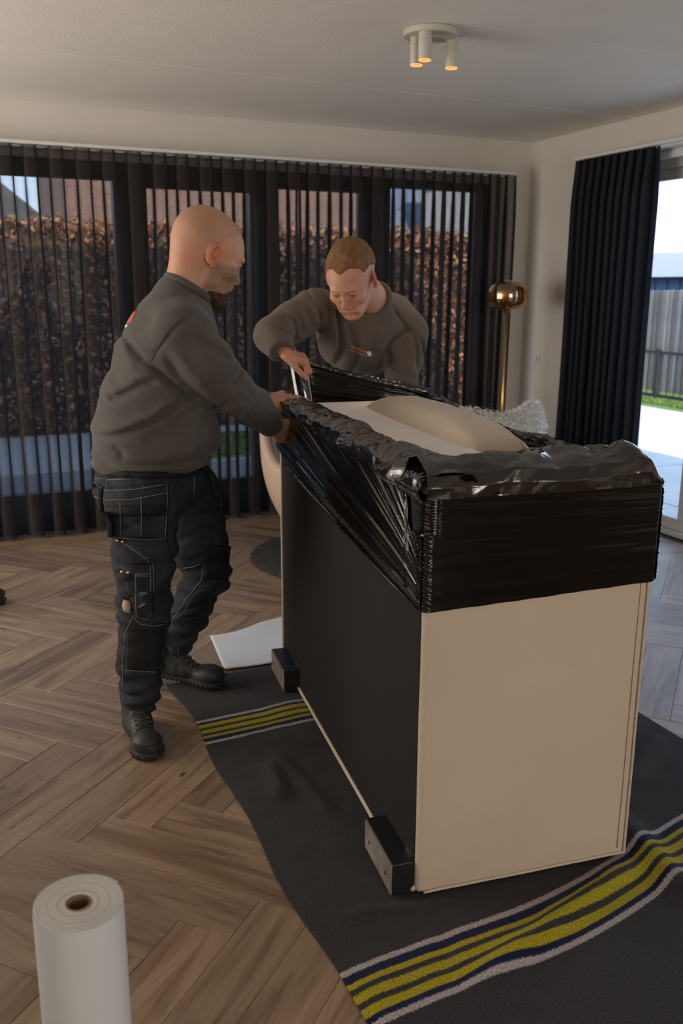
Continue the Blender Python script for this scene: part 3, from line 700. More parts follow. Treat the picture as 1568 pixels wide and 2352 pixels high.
# left side: pulled from the near low corner up towards the hands at the far end
def f_left(U, V):
    # U along the sofa (0 near .. 1 far), V from the lower edge to the top edge
    yb = 1.555*U+0.0; 
    zb = np.interp(U, [0,0.10,0.25,0.41,0.6,0.76,0.9,0.97,1.0], [0.797,0.800,0.812,0.832,0.842,0.855,0.885,0.935,0.955])
    zb = zb+0.006*rnoise(np.stack([U*9,0*U,0*U],-1), 8, 1.3)
    zt = np.interp(U, [0,0.055,0.07,0.3,0.7,1.0], [0.985,0.985,1.085,1.100,1.112,1.135])
    z = zb+(zt-zb)*V
    # creases fan out from the near low corner and run on to the hand
    fan = (z-0.80-0.10*U)/(0.05+0.31*U**0.6)
    amp = 0.25+0.9*np.sin(pi*np.clip(U,0,1))+0.5*U
    x = -0.010-0.020*np.sin(pi*U)*np.sin(pi*np.clip(V,0,1))-0.009*amp*ridges(fan, 9, 12)-0.0022*amp*ridges(fan+0.05*U, 30, 14)
    x = x-0.012*smooth01((U-0.85)/0.15)
    y = np.clip(yb, 0.0, None)-0.012*(1-smooth01(U/0.03))*0
    return x, y, z
grid('film_sheet', 260, 130, f_left, M['film'], film)
# corner strip joining both sheets below the torn gap, and the frayed gap itself
def f_corner(U, V):
    th = U*pi/2; r = 0.022; z = 0.797+(0.99-0.797)*V
    rr = r+0.0022*np.sin(V*140+9*U)*np.sin(V*37)+0.0015*rnoise(np.stack([U*2,V*22,0*U],-1),4,2)
    return 0.016-rr*np.cos(th)-0.003, 0.014-rr*np.sin(th)-0.004, z
grid('film_corner', 12, 120, f_corner, M['film_side'], film)
def f_corner2(U, V):
    th = (0.62+0.38*U)*pi/2; r = 0.022; z = 0.99+(1.09-0.99)*V
    e = np.sin(V*90)*0.004*(1-U)
    return 0.020-r*np.cos(th)+e, 0.014-r*np.sin(th)-0.004, z
grid('film_corner', 8, 90, f_corner2, M['film_side'], film)
fr = MB(); rs = np.random.RandomState(5)
for k in range(46):
    z = 0.985+0.10*k/46; L_ = rs.uniform(0.01,0.06)
    a_ = Vector((0.012+rs.uniform(-.002,.002), -0.0075, z+rs.uniform(-.002,.002)))
    fr.tube([a_+Vector((0.02,-0.002,0.003)), a_, Vector((-0.0065, 0.012, z+0.002)), Vector((-0.006, 0.012+L_, z+rs.uniform(-.012,.012)))], [0.0012,0.001,0.0009,0.0003], 4)
fr.build('film_strands', M['film_side'], film)['kind'] = 'stuff'
# gathered band lying over the top along the near end
def crump(P, s, f=1.0):
    """flat facets meeting in sharp folds"""
    rs = np.random.RandomState(s); Q = P+0.10*np.stack([rnoise(P, s+1, 0.8, 1)]*3, -1); o = 0
    for k, a in enumerate((1.0, 0.9, 0.8, 0.6, 0.5, 0.4)):
        d = rs.normal(size=3); d /= np.linalg.norm(d); q = Q@d*f*(0.9+0.5*k)+rs.rand()*7; o = o+a*(4*np.abs(q-np.floor(q)-0.5)-1)
    return o/2.6
def f_toplip(U, V):
    prof = np.array([[-0.011,1.075],[-0.013,1.105],[0.000,1.132],[0.035,1.148],[0.075,1.160],[0.105,1.154],[0.125,1.126],[0.140,1.104]])
    s = V*(len(prof)-1); y = np.interp(s, np.arange(len(prof)), prof[:,0]); z = np.interp(s, np.arange(len(prof)), prof[:,1])
    P = np.stack([U*2.0, V*0.9, 0*U], -1); amt = np.sin(pi*np.clip(V,0,1))**0.7
    x = -0.006+(SX+0.014)*U; z = np.maximum(z, 1.075)
    tip = np.exp(-((U-0.90)/0.055)**2)
    z = z+0.010*amt*crump(P, 21)+0.006*amt*np.abs(crump(P*2.0, 22))-0.004*amt+0.022*tip*np.sin(pi*V)
    y = y*(1+0.45*crump(np.stack([U*2.2,0*U,0*U],-1), 25))+0.010*amt*crump(P*1.7, 23)
    # slopes away to the right corner
    d = smooth01((U-0.93)/0.07); z = z*(1-d)+(1.075+0.02*np.sin(pi*V))*d; y = y*(1-0.3*d)
    x = x+0.004*amt*crump(P*1.3, 24)
    return x, y, z
grid('film_fold', 180, 70, f_toplip, M['crumple'], film)
# gathered band along the left edge of the top
def f_leftlip(U, V):
    prof = np.array([[-0.012,1.065],[-0.022,1.092],[-0.012,1.116],[0.020,1.134],[0.060,1.140],[0.090,1.130],[0.105,1.110]])
    s = V*(len(prof)-1); x = np.interp(s, np.arange(len(prof)), prof[:,0]); z = np.interp(s, np.arange(len(prof)), prof[:,1])
    P = np.stack([U*4.6, V*0.9, 0*U+3], -1); amt = np.sin(pi*V)**0.7
    wd = np.interp(U, [0,0.1,0.5,0.85,1], [1.15,1.25,1.05,0.95,0.85])
    z = z+0.012*amt*crump(P, 31)+0.008*amt*np.abs(crump(P*2.0, 32))-0.006*smooth01((U-0.85)/0.15)
    x = x*wd*(1+0.22*crump(np.stack([U*5,0*U,0*U],-1), 35))+0.010*amt*crump(P*1.8, 33)
    y = -0.008+(SYL+0.02)*U+0.010*amt*crump(P*1.4, 34)
    return x, y, z
grid('film_fold', 300, 60, f_leftlip, M['crumple'], film)
# twisted knot of film at the far left corner
pts = [(0.02+0.02*math.sin(k*1.1), SYL-0.01+0.025*math.sin(k*0.7), 1.125+0.022*math.sin(k*0.55)) for k in range(16)]
kn_ = MB().tube(pts, [0.012+0.006*math.sin(k*2.3) for k in range(16)], 10).build('film_knot', M['crumple'], film, smooth=True)
# far end: film pulled from the right corner to the roll in the man's hand
RB = np.array([0.172, 1.655, 0.80]); RT = np.array([0.097, 1.665, 1.262]); 
def f_far(U, V):
    # U from the roll (0) to the far right corner (1)
    xb = 0.150+(SX-0.135)*U; y = 1.675+(SYL+0.012-1.675)*smooth01(U*0.9)**0.7
    zt = 1.262+(1.125-1.262)*U**0.9+0.004*rnoise(np.stack([U*4,0*U,0*U],-1),3,1); zb = 0.80+0.06*U
    z = zb+(zt-zb)*V
    y = y+0.006*ridges(V+0.15*U*(V-1), 26, 41)-0.01*np.sin(pi*U)*np.sin(pi*V)
    return xb+(0.052*(1-V)-0.018)*(1-U), y, z
grid('film_sheet', 120, 90, f_far, M['film'], film)
def f_farlip(U, V):
    zt = 1.262+(1.135-1.262)*U**0.9; y0 = 1.675+(SYL+0.012-1.675)*smooth01(U*0.9)**0.7
    th = V*2*pi*0.85; r = 0.008+0.012*U+0.005*np.abs(crump(np.stack([U*7,V*1.5,0*U],-1), 51))
    return 0.150-0.018*(1-U)+(SX-0.135)*U, y0+r*np.cos(th), zt-0.004+r*np.sin(th)*0.9
grid('film_fold', 110, 22, f_farlip, M['crumple'], film)
# the roll itself
roll = empty('film_roll', loc2w(RB[0],RB[1],0.0), SA); tag(roll, 'roll of black stretch film held upright by the kneeling-forward man', 'film roll')
roll['label'] = 'upright roll of black stretch film held at the far left corner of the sofa'
ax_ = Vector((RT-RB)).normalized(); Lr = 0.462; q4 = ax_.to_track_quat('Z','Y').to_matrix()
m = mat('film_on_roll', (0.006,0.006,0.0065), 0.06, spec=0.8); n = N(m); n.b.inputs['Coat Weight'].default_value = 0.5; n.bump(n.noise(n.coord('Object',(1,1,0.5)), 20, 2), 0.05, 0.004)
MB().lathe([(0.020,0.001),(0.040,0.0),(0.0415,0.003),(0.0415,Lr-0.003),(0.040,Lr),(0.020,Lr-0.001)], (0,0,RB[2]), 48, q4).build('film_winding', m, roll, auto=True)
MB().lathe([(0.016,-0.02),(0.0195,-0.02),(0.0195,Lr+0.022),(0.016,Lr+0.022),(0.016,-0.02)], (0,0,RB[2]), 32, q4).build('core', mat('cardboard_core_white', (0.62,0.60,0.58), 0.7), roll, auto=True)

# ------------------------------------------------------------------ ceiling spot fitting
CLX, CLY = 1.995, 3.64
cl = empty('ceiling_light', (CLX, CLY, ZC)); tag(cl, 'round white ceiling fitting with three short spot tubes', 'ceiling light')
M['lampwhite'] = mat('cream_lacquer', (0.56,0.55,0.47), 0.45)
m = mat('warm_lens', (1.0,0.6,0.25), 0.4); m.node_tree.nodes['Principled BSDF'].inputs['Emission Color'].default_value = (1.0,0.42,0.12,1); m.node_tree.nodes['Principled BSDF'].inputs['Emission Strength'].default_value = 0.7; M['glow'] = m
m = mat('filament', (1.0,0.8,0.5), 0.4); m.node_tree.nodes['Principled BSDF'].inputs['Emission Color'].default_value = (1.0,0.74,0.42,1); m.node_tree.nodes['Principled BSDF'].inputs['Emission Strength'].default_value = 9; M['glow2'] = m
MB().lathe([(0.110,0.0),(0.113,-0.003),(0.113,-0.022),(0.110,-0.025),(0.0,-0.025)], (0,0,-0.001), 56).build('base_plate', M['lampwhite'], cl, auto=True)
for (sx, sy) in ((1928,0),(1,0),(2,0)):
    pass
spots = [(at(957,108,1,CLY+0.035)), (at(976,92,1,CLY-0.055)), (at(1038,100,1,CLY+0.02))]
for p in spots:
    x, y = p.x-CLX, p.y-CLY
    q = MB().lathe([(0.0275,-0.026),(0.0275,-0.052),(0.0262,-0.053),(0.0262,-0.055),(0.0278,-0.056),(0.0278,-0.128),(0.0268,-0.130),(0.0250,-0.128),(0.0250,-0.112)], (x,y,0), 36).build('spot_tube', M['lampwhite'], cl, auto=True)
    MB().lathe([(0.0268,-0.1305),(0.0272,-0.1325),(0.0262,-0.1345),(0.0235,-0.1330),(0.0225,-0.122),(0.008,-0.118),(0.0,-0.118)], (x,y,0), 32).build('rim_glow', M['glow'], q, auto=True)
    MB().lathe([(0.0,-0.119),(0.006,-0.121),(0.007,-0.126),(0.0,-0.130)], (x,y,0), 16).build('bulb', M['glow2'], q, auto=True)
    l_ = light('spot_lamp', 'SPOT', (CLX+x, CLY+y, ZC-0.137), 5.0, (1.0,0.70,0.42), (0,0,-1), spot_size=math.radians(75), spot_blend=0.6, shadow_soft_size=0.02)

# ------------------------------------------------------------------ brass floor lamp with a smoked glass globe
LX, LY = 3.625, 5.40
fl_ = empty('floor_lamp', (LX, LY, 0)); tag(fl_, 'brass floor lamp with a round amber glass shade in the far corner', 'floor lamp')
MB().lathe([(0.14,0.0),(0.142,0.004),(0.142,0.016),(0.138,0.020),(0.012,0.024),(0.010,0.028)], (0,0,0.001), 48).build('base', M['brass'] if 'brass' in M else mat('brass', (0.72,0.45,0.13), 0.28, 1.0), fl_, auto=True)
M.setdefault('brass', bpy.data.materials['brass'])
MB().tube([(0,0,0.02),(0,0,1.40)], 0.0105, 14).build('pole', M['brass'], fl_, smooth=True)
MB().lathe([(0.011,1.38),(0.020,1.395),(0.034,1.415),(0.040,1.430),(0.0,1.431)], (0,0,0), 32).build('cup', M['brass'], fl_, auto=True)
m = bpy.data.materials.new('amber_glass'); m.use_nodes = True; n = N(m); n.t.nodes.remove(n.b); out = n.t.nodes['Material Output']
tr = n.n('BsdfTransparent'); gl = n.n('BsdfGlossy'); mx = n.n('MixShader'); gl.inputs['Roughness'].default_value = 0.04; gl.inputs['Color'].default_value = (0.95,0.80,0.60,1)
tr.inputs['Color'].default_value = (0.62,0.40,0.17,1); lw = n.n('LayerWeight'); lw.inputs['Blend'].default_value = 0.35
mr = n.n('MapRange'); mr.inputs['To Min'].default_value = 0.22; mr.inputs['To Max'].default_value = 0.75; n.l(lw.outputs['Facing'], mr.inputs['Value'])
n.l(mr.outputs[0], mx.inputs[0]); n.l(tr.outputs[0], mx.inputs[1]); n.l(gl.outputs[0], mx.inputs[2]); n.l(mx.outputs[0], out.inputs['Surface'])
prof = [(0.035,1.412)]+[(0.138*(math.sin(a)**0.55), 1.505-0.092*math.copysign(abs(math.cos(a))**0.75, math.cos(a))) for a in [0.14+ (pi-0.32)*k/24 for k in range(25)]]
MB().lathe(prof+[(0.030,1.600)], (0,0,0), 56).build('glass_shade', m, fl_, smooth=True)
MB().lathe([(0.028,1.597),(0.030,1.603),(0.026,1.608),(0.0,1.609)], (0,0,0), 28).build('cap', mat('chrome', (0.8,0.8,0.8), 0.1, 1.0), fl_, auto=True)
MB().lathe([(0.0,1.432),(0.045,1.436),(0.068,1.47),(0.075,1.52),(0.060,1.56),(0.0,1.575)], (0,0,0), 36).build('inner_shade', M['brass'], fl_, smooth=True)

# wall socket with a cord cover on the right wall, wall switch
def socket(nm, y, z, label):
    e = empty(nm, (XR-0.001, y, z)); tag(e, label, 'socket')
    MB().box((-0.005,0,0),(0.010,0.082,0.082),bev=0.003).build('plate', M['white'], e)
    MB().lathe([(0.0,0.0),(0.019,0.0),(0.021,0.0045),(0.024,0.0045)], (-0.0105,0,0), 28, Matrix.Rotation(-pi/2,3,'Y')).build('outlet', M['white'], e, auto=True)
p = at(1232, 824, 0, XR); socket('wall_socket', p.y, p.z, 'small white wall socket between the brass lamp and the dense curtain')

# ------------------------------------------------------------------ round rug and lounge chairs
M['rug'] = noisy('dark_wool_rug', (0.040,0.039,0.041), (0.075,0.073,0.075), 40, 1.0, 160, 1.0, 0.01, 0.1)
rg = empty('rug', (2.06, 4.68, 0)); tag(rg, 'round dark grey wool rug under the cream lounge chair', 'rug')
MB().lathe([(0.0,0.0005),(0.52,0.0005),(0.545,0.010),(0.53,0.020),(0.30,0.022),(0.0,0.022)][::-1], (0,0,0), 80).build('pile', M['rug'], rg, smooth=True)
M['chairshell'] = noisy('blush_leather', (0.50,0.37,0.29), (0.56,0.42,0.33), 3, 0.55, 60, 0.2, 0.002)
M['chairin'] = noisy('lilac_grey_velvet', (0.36,0.31,0.33), (0.42,0.37,0.39), 4, 0.8, 100, 0.3, 0.002); M['chairin'].node_tree.nodes['Principled BSDF'].inputs['Sheen Weight'].default_value = 0.5
def lounge(name, label, loc, rz, sh, inn, hb=0.84, wrap=2.15):
    e = empty(name, loc, rz); tag(e, label, 'armchair')
    R0 = 0.43
    def shell(rad_in, rad_out, z0, zt_back, zt_arm):
        nu, nv = 64, 18; vs = []; fs = []
        def pt(a, v, off):
            # a: 0 at the back .. +-A at the arm fronts
            t = abs(a)/wrap; zt = zt_back+(zt_arm-zt_back)*smooth01(np.array((t-0.25)/0.6)).item()
            z = z0+(zt-z0)*v; r = R0*(0.60+0.40*math.sin(min(1.0, v*1.25)*pi/2)**0.8)+off
            lean = 0.10*v*(1-t)
            return Vector((-(r+lean)*math.cos(a), (r)*math.sin(a), z))
        for i in range(nu+1):
            a = -wrap+2*wrap*i/nu
            ring = [pt(a, j/nv, rad_out) for j in range(nv+1)]+[pt(a, 1, (rad_out+rad_in)/2)+Vector((0,0,0.02))]+[pt(a, 1-j/nv, rad_in) for j in range(nv+1)]
            vs += ring
        K = 2*nv+3
        for i in range(nu):
            for j in range(K-1): fs.append((i*K+j, (i+1)*K+j, (i+1)*K+j+1, i*K+j+1))
            fs.append((i*K+K-1, (i+1)*K+K-1, (i+1)*K, i*K))
        fs.append(tuple(range(K))); fs.append(tuple(nu*K+j for j in range(K))[::-1])
        return vs, fs
    vs, fs = shell(-0.055, 0.0, 0.16, hb, 0.58)
    mesh_obj('shell', vs, fs, sh, e, True)
    vs, fs = shell(-0.085, -0.056, 0.30, hb-0.04, 0.55)
    mesh_obj('inner_lining', vs, fs, inn, e, True)
    MB().lathe([(0.0,0.15),(0.20,0.155),(0.27,0.175),(0.30,0.22),(0.33,0.30),(0.0,0.30)], (0.02,0,0), 48).build('seat_shell', sh, e, smooth=True)
    o = MB().box((0.03,0,0.37),(0.62,0.60,0.15),bev=0.055).build('seat_cushion', inn, e, smooth=True)
    MB().lathe([(0.0,0.024),(0.24,0.024),(0.245,0.032),(0.24,0.040),(0.035,0.046),(0.028,0.06),(0.028,0.155)], (0,0,0), 48).build('swivel_base', M['dark_metal'], e, auto=True)
    return e
lounge('lounge_chair', 'blush leather tub chair behind the left man, standing on the round rug', (2.03, 4.68, 0.0), math.radians(-72), M['chairshell'], M['chairin'], 0.84, 1.85)
oc = cushion('cushion', (0,0,0), (0.42,0.13,0.40), noisy('olive_velvet', (0.22,0.17,0.09), (0.28,0.22,0.12), 4, 0.8), None)
oc.location = (1.98, 4.73, 0.62); oc.rotation_euler = (0.35, 0.5, 0.6); tag(oc, 'olive brown cushion leaning in the blush tub chair', 'cushion')
M['shell2'] = noisy('mauve_leather', (0.20,0.14,0.14), (0.26,0.18,0.18), 3, 0.5, 60, 0.2, 0.002)
lounge('lounge_chair', 'mauve tub chair near the brass lamp, half hidden by the wrapped sofa', (2.98, 4.95, 0.0), math.radians(95), M['shell2'], M['chairin'], 0.78)
# sheepskin over its back
fu = empty('sheepskin', (2.98, 4.95, 0)); tag(fu, 'fluffy white sheepskin thrown over the back of the mauve chair', 'sheepskin')
rs = np.random.RandomState(8)
def fur_surf(u, v):
    # u across, v front to back over the rim
    a = (u-0.5)*1.9; r0 = 0.44+0.12; ang_ = math.radians(95)+pi
    lx = -(0.43+0.06)*math.cos(a); ly = (0.43+0.02)*math.sin(a)
    th = v*pi; rr = 0.07
    lx -= 0.02*math.cos(a); off = rr*math.cos(th); lx2 = lx*(1+off/0.5); ly2 = ly*(1+off/0.5); z = 0.79+rr*0.9*math.sin(th)*1.0-0.30*abs(v-0.5)*1.2+0.02*math.sin(9*u)
    c_, s_ = math.cos(math.radians(95)), math.sin(math.radians(95))
    return Vector((c_*lx2-s_*ly2, s_*lx2+c_*ly2, z))
base = grid('hide', 60, 24, lambda U, V: tuple(np.array([[list(fur_surf(u, v)) for u, v in zip(ru, rv)] for ru, rv in zip(U, V)]).transpose(2,0,1)), noisy('wool_skin', (0.70,0.62,0.52), (0.8,0.74,0.66), 20), fu, thick=0.01)
vs = []; fs = []
for k in range(9000):
    u, v = rs.rand(), rs.rand(); p = fur_surf(u, v); e_ = 1e-2
    nn = (fur_surf(u+e_, v)-p).cross(fur_surf(u, v+e_)-p).normalized()
    if nn.z < -0.2: nn = -nn
    d = (nn+Vector(rs.normal(0,.45,3))).normalized(); L_ = rs.uniform(0.025,0.055); sd = d.orthogonal().normalized()*0.0035
    b = len(vs); vs += [p-sd, p+sd, p+d*L_*0.6+sd*0.8, p+d*L_*0.6-sd*0.8, p+d*L_+Vector((rs.normal(0,.006),0,-0.008))]; fs += [(b,b+1,b+2,b+3),(b+3,b+2,b+4)]
o = mesh_obj('wool', vs, fs, noisy('white_wool', (0.72,0.66,0.56), (0.84,0.80,0.74), 30), fu); o['kind'] = 'stuff'

# ------------------------------------------------------------------ white foam sheet on the floor, foam roll in the foreground
M['foam'] = noisy('sky_tinted_white_foam', (0.58,0.61,0.67), (0.62,0.65,0.71), 3, 0.9, 150, 0.2, 0.001)  # blue cast of the sky light mixed into the white base colour
def sheet_fn(U, V):
    a = np.array([0.993,3.751]); b = np.array([1.42,3.86]); c = np.array([1.30,3.32]); d = np.array([0.945,3.355])
    x = (a[0]*(1-U)+b[0]*U)*(1-V)+(d[0]*(1-U)+c[0]*U)*V; y = (a[1]*(1-U)+b[1]*U)*(1-V)+(d[1]*(1-U)+c[1]*U)*V
    y = y-0.030*np.sin(pi*np.clip(U/0.62,0,1))*(1-V)
    return x, y, 0.0035+0.006*np.clip(V*6-5, 0, 1)+0.002*np.abs(np.sin(4*U+2*V))
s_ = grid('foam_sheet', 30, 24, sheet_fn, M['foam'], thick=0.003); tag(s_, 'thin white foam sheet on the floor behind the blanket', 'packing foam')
fr_ = empty('foam_roll', (0.126, 1.426, 0)); tag(fr_, 'standing roll of white packing foam in the left foreground', 'foam roll')
RR, HH = 0.077, 0.50
pr = []
for k in range(72*7+1):
    a = 2*pi*k/72; pr.append((a, 0.0235+(RR-0.0235)*k/(72*7)))
m = mat('foam_roll_side', (0.62,0.64,0.68), 0.85); n = N(m); n.bump(n.noise(n.coord('Object',(1,1,0.3)), 26, 3), 0.1, 0.004); M['foamside'] = m
q = MB(); nn = 96
ring = lambda z, rf: [((RR+rf(2*pi*k/nn))*math.cos(2*pi*k/nn), (RR+rf(2*pi*k/nn))*math.sin(2*pi*k/nn), z+0.0) for k in range(nn)]
rf = lambda a: 0.0035*max(0, 1-((a-0.35)%(2*pi))/0.9)
vs = []; fs = []; zs = [0.001,0.004]+[HH*i/14 for i in range(1,14)]+[HH-0.004,HH-0.0005]
for z in zs: vs += [(x*(1+0.004*math.sin(7*z+3*i)), y, z+(0.006*(0.5+0.5*math.cos(2*pi*i/nn-2.6)) if z > HH-0.01 else 0)) for i, (x, y, z_) in enumerate(ring(z, rf))]
for i in range(len(zs)-1):
    for k in range(nn): fs.append((i*nn+k, i*nn+(k+1)%nn, (i+1)*nn+(k+1)%nn, (i+1)*nn+k))
q.add(vs, fs); q.build('foam_winding', M['foamside'], fr_, smooth=True)
# spiral wound end face
vs = []; fs = []; rad = [0.0225+(RR-0.0225)*i/26 for i in range(27)]
for i, r in enumerate(rad):
    for k in range(nn):
        a = 2*pi*k/nn; rr = r+(rf(a) if i == 26 else 0)
        vs.append((rr*math.cos(a), rr*math.sin(a), HH-0.0005+0.006*(0.5+0.5*math.cos(a-2.6))*(r/RR)+(0.0006*math.sin(i*2.4+a*0.5) if i < 26 else 0)-0.001*(i == 26)))
for i in range(26):
    for k in range(nn): fs.append((i*nn+k, (i+1)*nn+k, (i+1)*nn+(k+1)%nn, i*nn+(k+1)%nn))
m = mat('foam_end', (0.60,0.59,0.58), 0.9); n = N(m); gr = n.n('TexNoise'); tc = n.n('TexCoord'); vl = n.n('VectorMath', operation='LENGTH'); 
mp = n.n('Mapping'); mp.inputs['Scale'].default_value = (1,1,0); n.l(tc.outputs['Object'], mp.inputs['Vector']); n.l(mp.outputs[0], vl.inputs[0]); gr.inputs['Scale'].default_value = 160; gr.noise_dimensions = '1D'
n.l(vl.outputs['Value'], gr.inputs['W']); n.base(n.ramp(gr.outputs['Fac'], [(0.35,(0.50,0.48,0.46)),(0.65,(0.66,0.65,0.64))]))
MB().add(vs, fs).build('wound_end', m, fr_, smooth=True)
MB().lathe([(0.0185,0.002),(0.0225,0.002),(0.0225,HH+0.001),(0.0185,HH+0.001),(0.0185,0.002)], (0,0,0), 40).build('cardboard_core', noisy('cardboard', (0.20,0.13,0.075), (0.26,0.17,0.10), 30, 0.9), fr_, auto=True)

# ------------------------------------------------------------------ implicit surface modelling for bodies and clothes
class Vol:
    def __init__(s, lo, hi, h):
        s.lo = np.array(lo, float); s.h = h; s.n = np.ceil((np.array(hi)-s.lo)/h).astype(int)+1
        s.F = np.full(s.n, 0.5, np.float32)
        s.ax = [s.lo[i]+h*np.arange(s.n[i]) for i in range(3)]
    def sl(s, lo, hi):
        a = np.clip(np.floor((np.array(lo)-s.lo)/s.h).astype(int), 0, s.n); b = np.clip(np.ceil((np.array(hi)-s.lo)/s.h).astype(int)+1, 0, s.n)
        if (b <= a).any(): return None
        sl = tuple(slice(a[i], b[i]) for i in range(3))
        P = np.stack(np.meshgrid(*[s.ax[i][sl[i]] for i in range(3)], indexing='ij'), -1)
        return sl, P
    def op(s, fn, lo, hi, k=0.0, mode='add'):
        pad = k+4*s.h; r = s.sl(np.array(lo)-pad, np.array(hi)+pad)
        if r is None: return
        sl, P = r; d = fn(P); A = s.F[sl]
        if mode == 'sub': A_, d_ = -A, d
        else: A_, d_ = A, d
        if k > 0:
            h = np.clip(0.5+0.5*(A_-d_)/k, 0, 1); o = A_*(1-h)+d_*h-k*h*(1-h)
        else: o = np.minimum(A_, d_)
        s.F[sl] = -o if mode == 'sub' else o
    def cone(s, a, b, ra, rb, k=0.02, mode='add'):
        a = np.array(a, float); b = np.array(b, float); r = max(ra, rb); ab = b-a; L2 = ab@ab
        def fn(P):
            q = P-a; t = np.clip((q@ab)/L2, 0, 1) if L2 > 0 else 0*q[..., 0]
            return np.linalg.norm(q-t[..., None]*ab, axis=-1)-(ra+(rb-ra)*t)
        s.op(fn, np.minimum(a, b)-r, np.maximum(a, b)+r, k, mode)
    def chain(s, pts, rad, k=0.02):
        for i in range(len(pts)-1): s.cone(pts[i], pts[i+1], rad[i], rad[i+1], k)
    def ell(s, c, r, R=None, k=0.02, mode='add'):
        c = np.array(c, float); r = np.array(r, float); R = np.eye(3) if R is None else np.array(R, float)
        def fn(P):
            q = (P-c)@R; k0 = np.linalg.norm(q/r, axis=-1); k1 = np.linalg.norm(q/r**2, axis=-1)
            return k0*(k0-1)/np.maximum(k1, 1e-6)
        e = r.max(); s.op(fn, c-e, c+e, k, mode)
    def box(s, c, d, R=None, rnd=0.01, k=0.01, mode='add'):
        c = np.array(c, float); d = np.array(d, float)/2-rnd; R = np.eye(3) if R is None else np.array(R, float)
        def fn(P):
            q = np.abs((P-c)@R)-d; return np.linalg.norm(np.maximum(q, 0), axis=-1)+np.minimum(q.max(-1), 0)-rnd
        e = np.linalg.norm(d)+rnd; s.op(fn, c-e, c+e, k, mode)
    def cut(s, p, nrm, k=0.0, lo=None, hi=None):
        """remove what lies on the side the normal points to"""
        p = np.array(p, float); nrm = np.array(nrm, float); nrm /= np.linalg.norm(nrm)
        lo = s.lo if lo is None else lo; hi = s.lo+s.h*s.n if hi is None else hi
        s.op(lambda P: -((P-p)@nrm), lo, hi, k, 'sub')
    def add(s, fn, lo=None, hi=None):
        r = s.sl(s.lo if lo is None else lo, s.lo+s.h*s.n if hi is None else hi); sl, P = r; s.F[sl] = s.F[sl]+fn(P)
    def stroke(s, pts, w, d, plane=1):
        """a crease: groove (d>0) or ridge (d<0) along a polyline, seen along one axis"""
        keep = [i for i in range(3) if i != plane]; pts = [np.array(p, float)[keep] for p in pts]
        lo = np.min(pts, 0)-3*w; hi = np.max(pts, 0)+3*w
        L = s.lo.copy(); H = s.lo+s.h*s.n
        for j, i in enumerate(keep): L[i] = lo[j]; H[i] = hi[j]
        r = s.sl(L, H)
        if r is None: return
        sl, P = r; Q = P[..., 0, :][..., keep] if plane == 1 and False else P[..., keep]
        D = np.full(Q.shape[:-1], 9.0); T = np.zeros(Q.shape[:-1])
        n = len(pts)-1
        for i in range(n):
            a, b = pts[i], pts[i+1]; ab = b-a; t = np.clip(((Q-a)@ab)/(ab@ab+1e-9), 0, 1)
            dd = np.linalg.norm(Q-a-t[..., None]*ab, axis=-1); m_ = dd < D; D = np.where(m_, dd, D); T = np.where(m_, (i+t)/n, T)
        tap = np.clip(np.minimum(T, 1-T)*5, 0.15, 1)
        s.F[sl] += d*tap*np.exp(-(D/w)**2)
    def mesh(s):
        F = s.F; S = F < 0; n = np.array(F.shape)
        c = [(i, j, k) for i in (0, 1) for j in (0, 1) for k in (0, 1)]
        sub = lambda A, o: A[o[0]:n[0]-1+o[0], o[1]:n[1]-1+o[1], o[2]:n[2]-1+o[2]]
        cnt = sum(sub(S, o).astype(np.int8) for o in c); mix = (cnt > 0) & (cnt < 8)
        I = np.argwhere(mix); idx = np.full(mix.shape, -1, np.int64); idx[mix] = np.arange(len(I))
        acc = np.zeros((len(I), 3)); num = np.zeros(len(I))
        val = {o: F[I[:, 0]+o[0], I[:, 1]+o[1], I[:, 2]+o[2]].astype(float) for o in c}
        for o in c:
            for a in range(3):
                if o[a] == 0:
                    o2 = list(o); o2[a] = 1; o2 = tuple(o2); f0, f1 = val[o], val[o2]; x = (f0 < 0) != (f1 < 0)
                    t = np.where(x, f0/np.where(x, f0-f1, 1), 0); p = np.array(o, float)[None, :].repeat(len(I), 0); p[:, a] += t
                    acc += p*x[:, None]; num += x
        V = s.lo+(I+acc/num[:, None])*s.h; faces = []
        for a in range(3):
            b, c_ = (a+1) % 3, (a+2) % 3
            A = [slice(None)]*3; B = [slice(None)]*3; A[a] = slice(0, -1); B[a] = slice(1, None)
            for q in (b, c_): A[q] = slice(1, -1); B[q] = slice(1, -1)
            s0, s1 = S[tuple(A)], S[tuple(B)]; E = np.argwhere(s0 != s1); 
            if not len(E): continue
            flip = s0[tuple(E.T)]; g = E.copy(); g[:, b] += 1; g[:, c_] += 1
            def cell(db, dc):
                h_ = g.copy(); h_[:, b] += db; h_[:, c_] += dc; return idx[tuple(h_.T)]
            Q = np.stack([cell(-1, -1), cell(0, -1), cell(0, 0), cell(-1, 0)], -1)
            Q[~flip] = Q[~flip][:, ::-1]; faces.append(Q)
        Fc = np.concatenate(faces); return V, Fc[(Fc >= 0).all(1)]
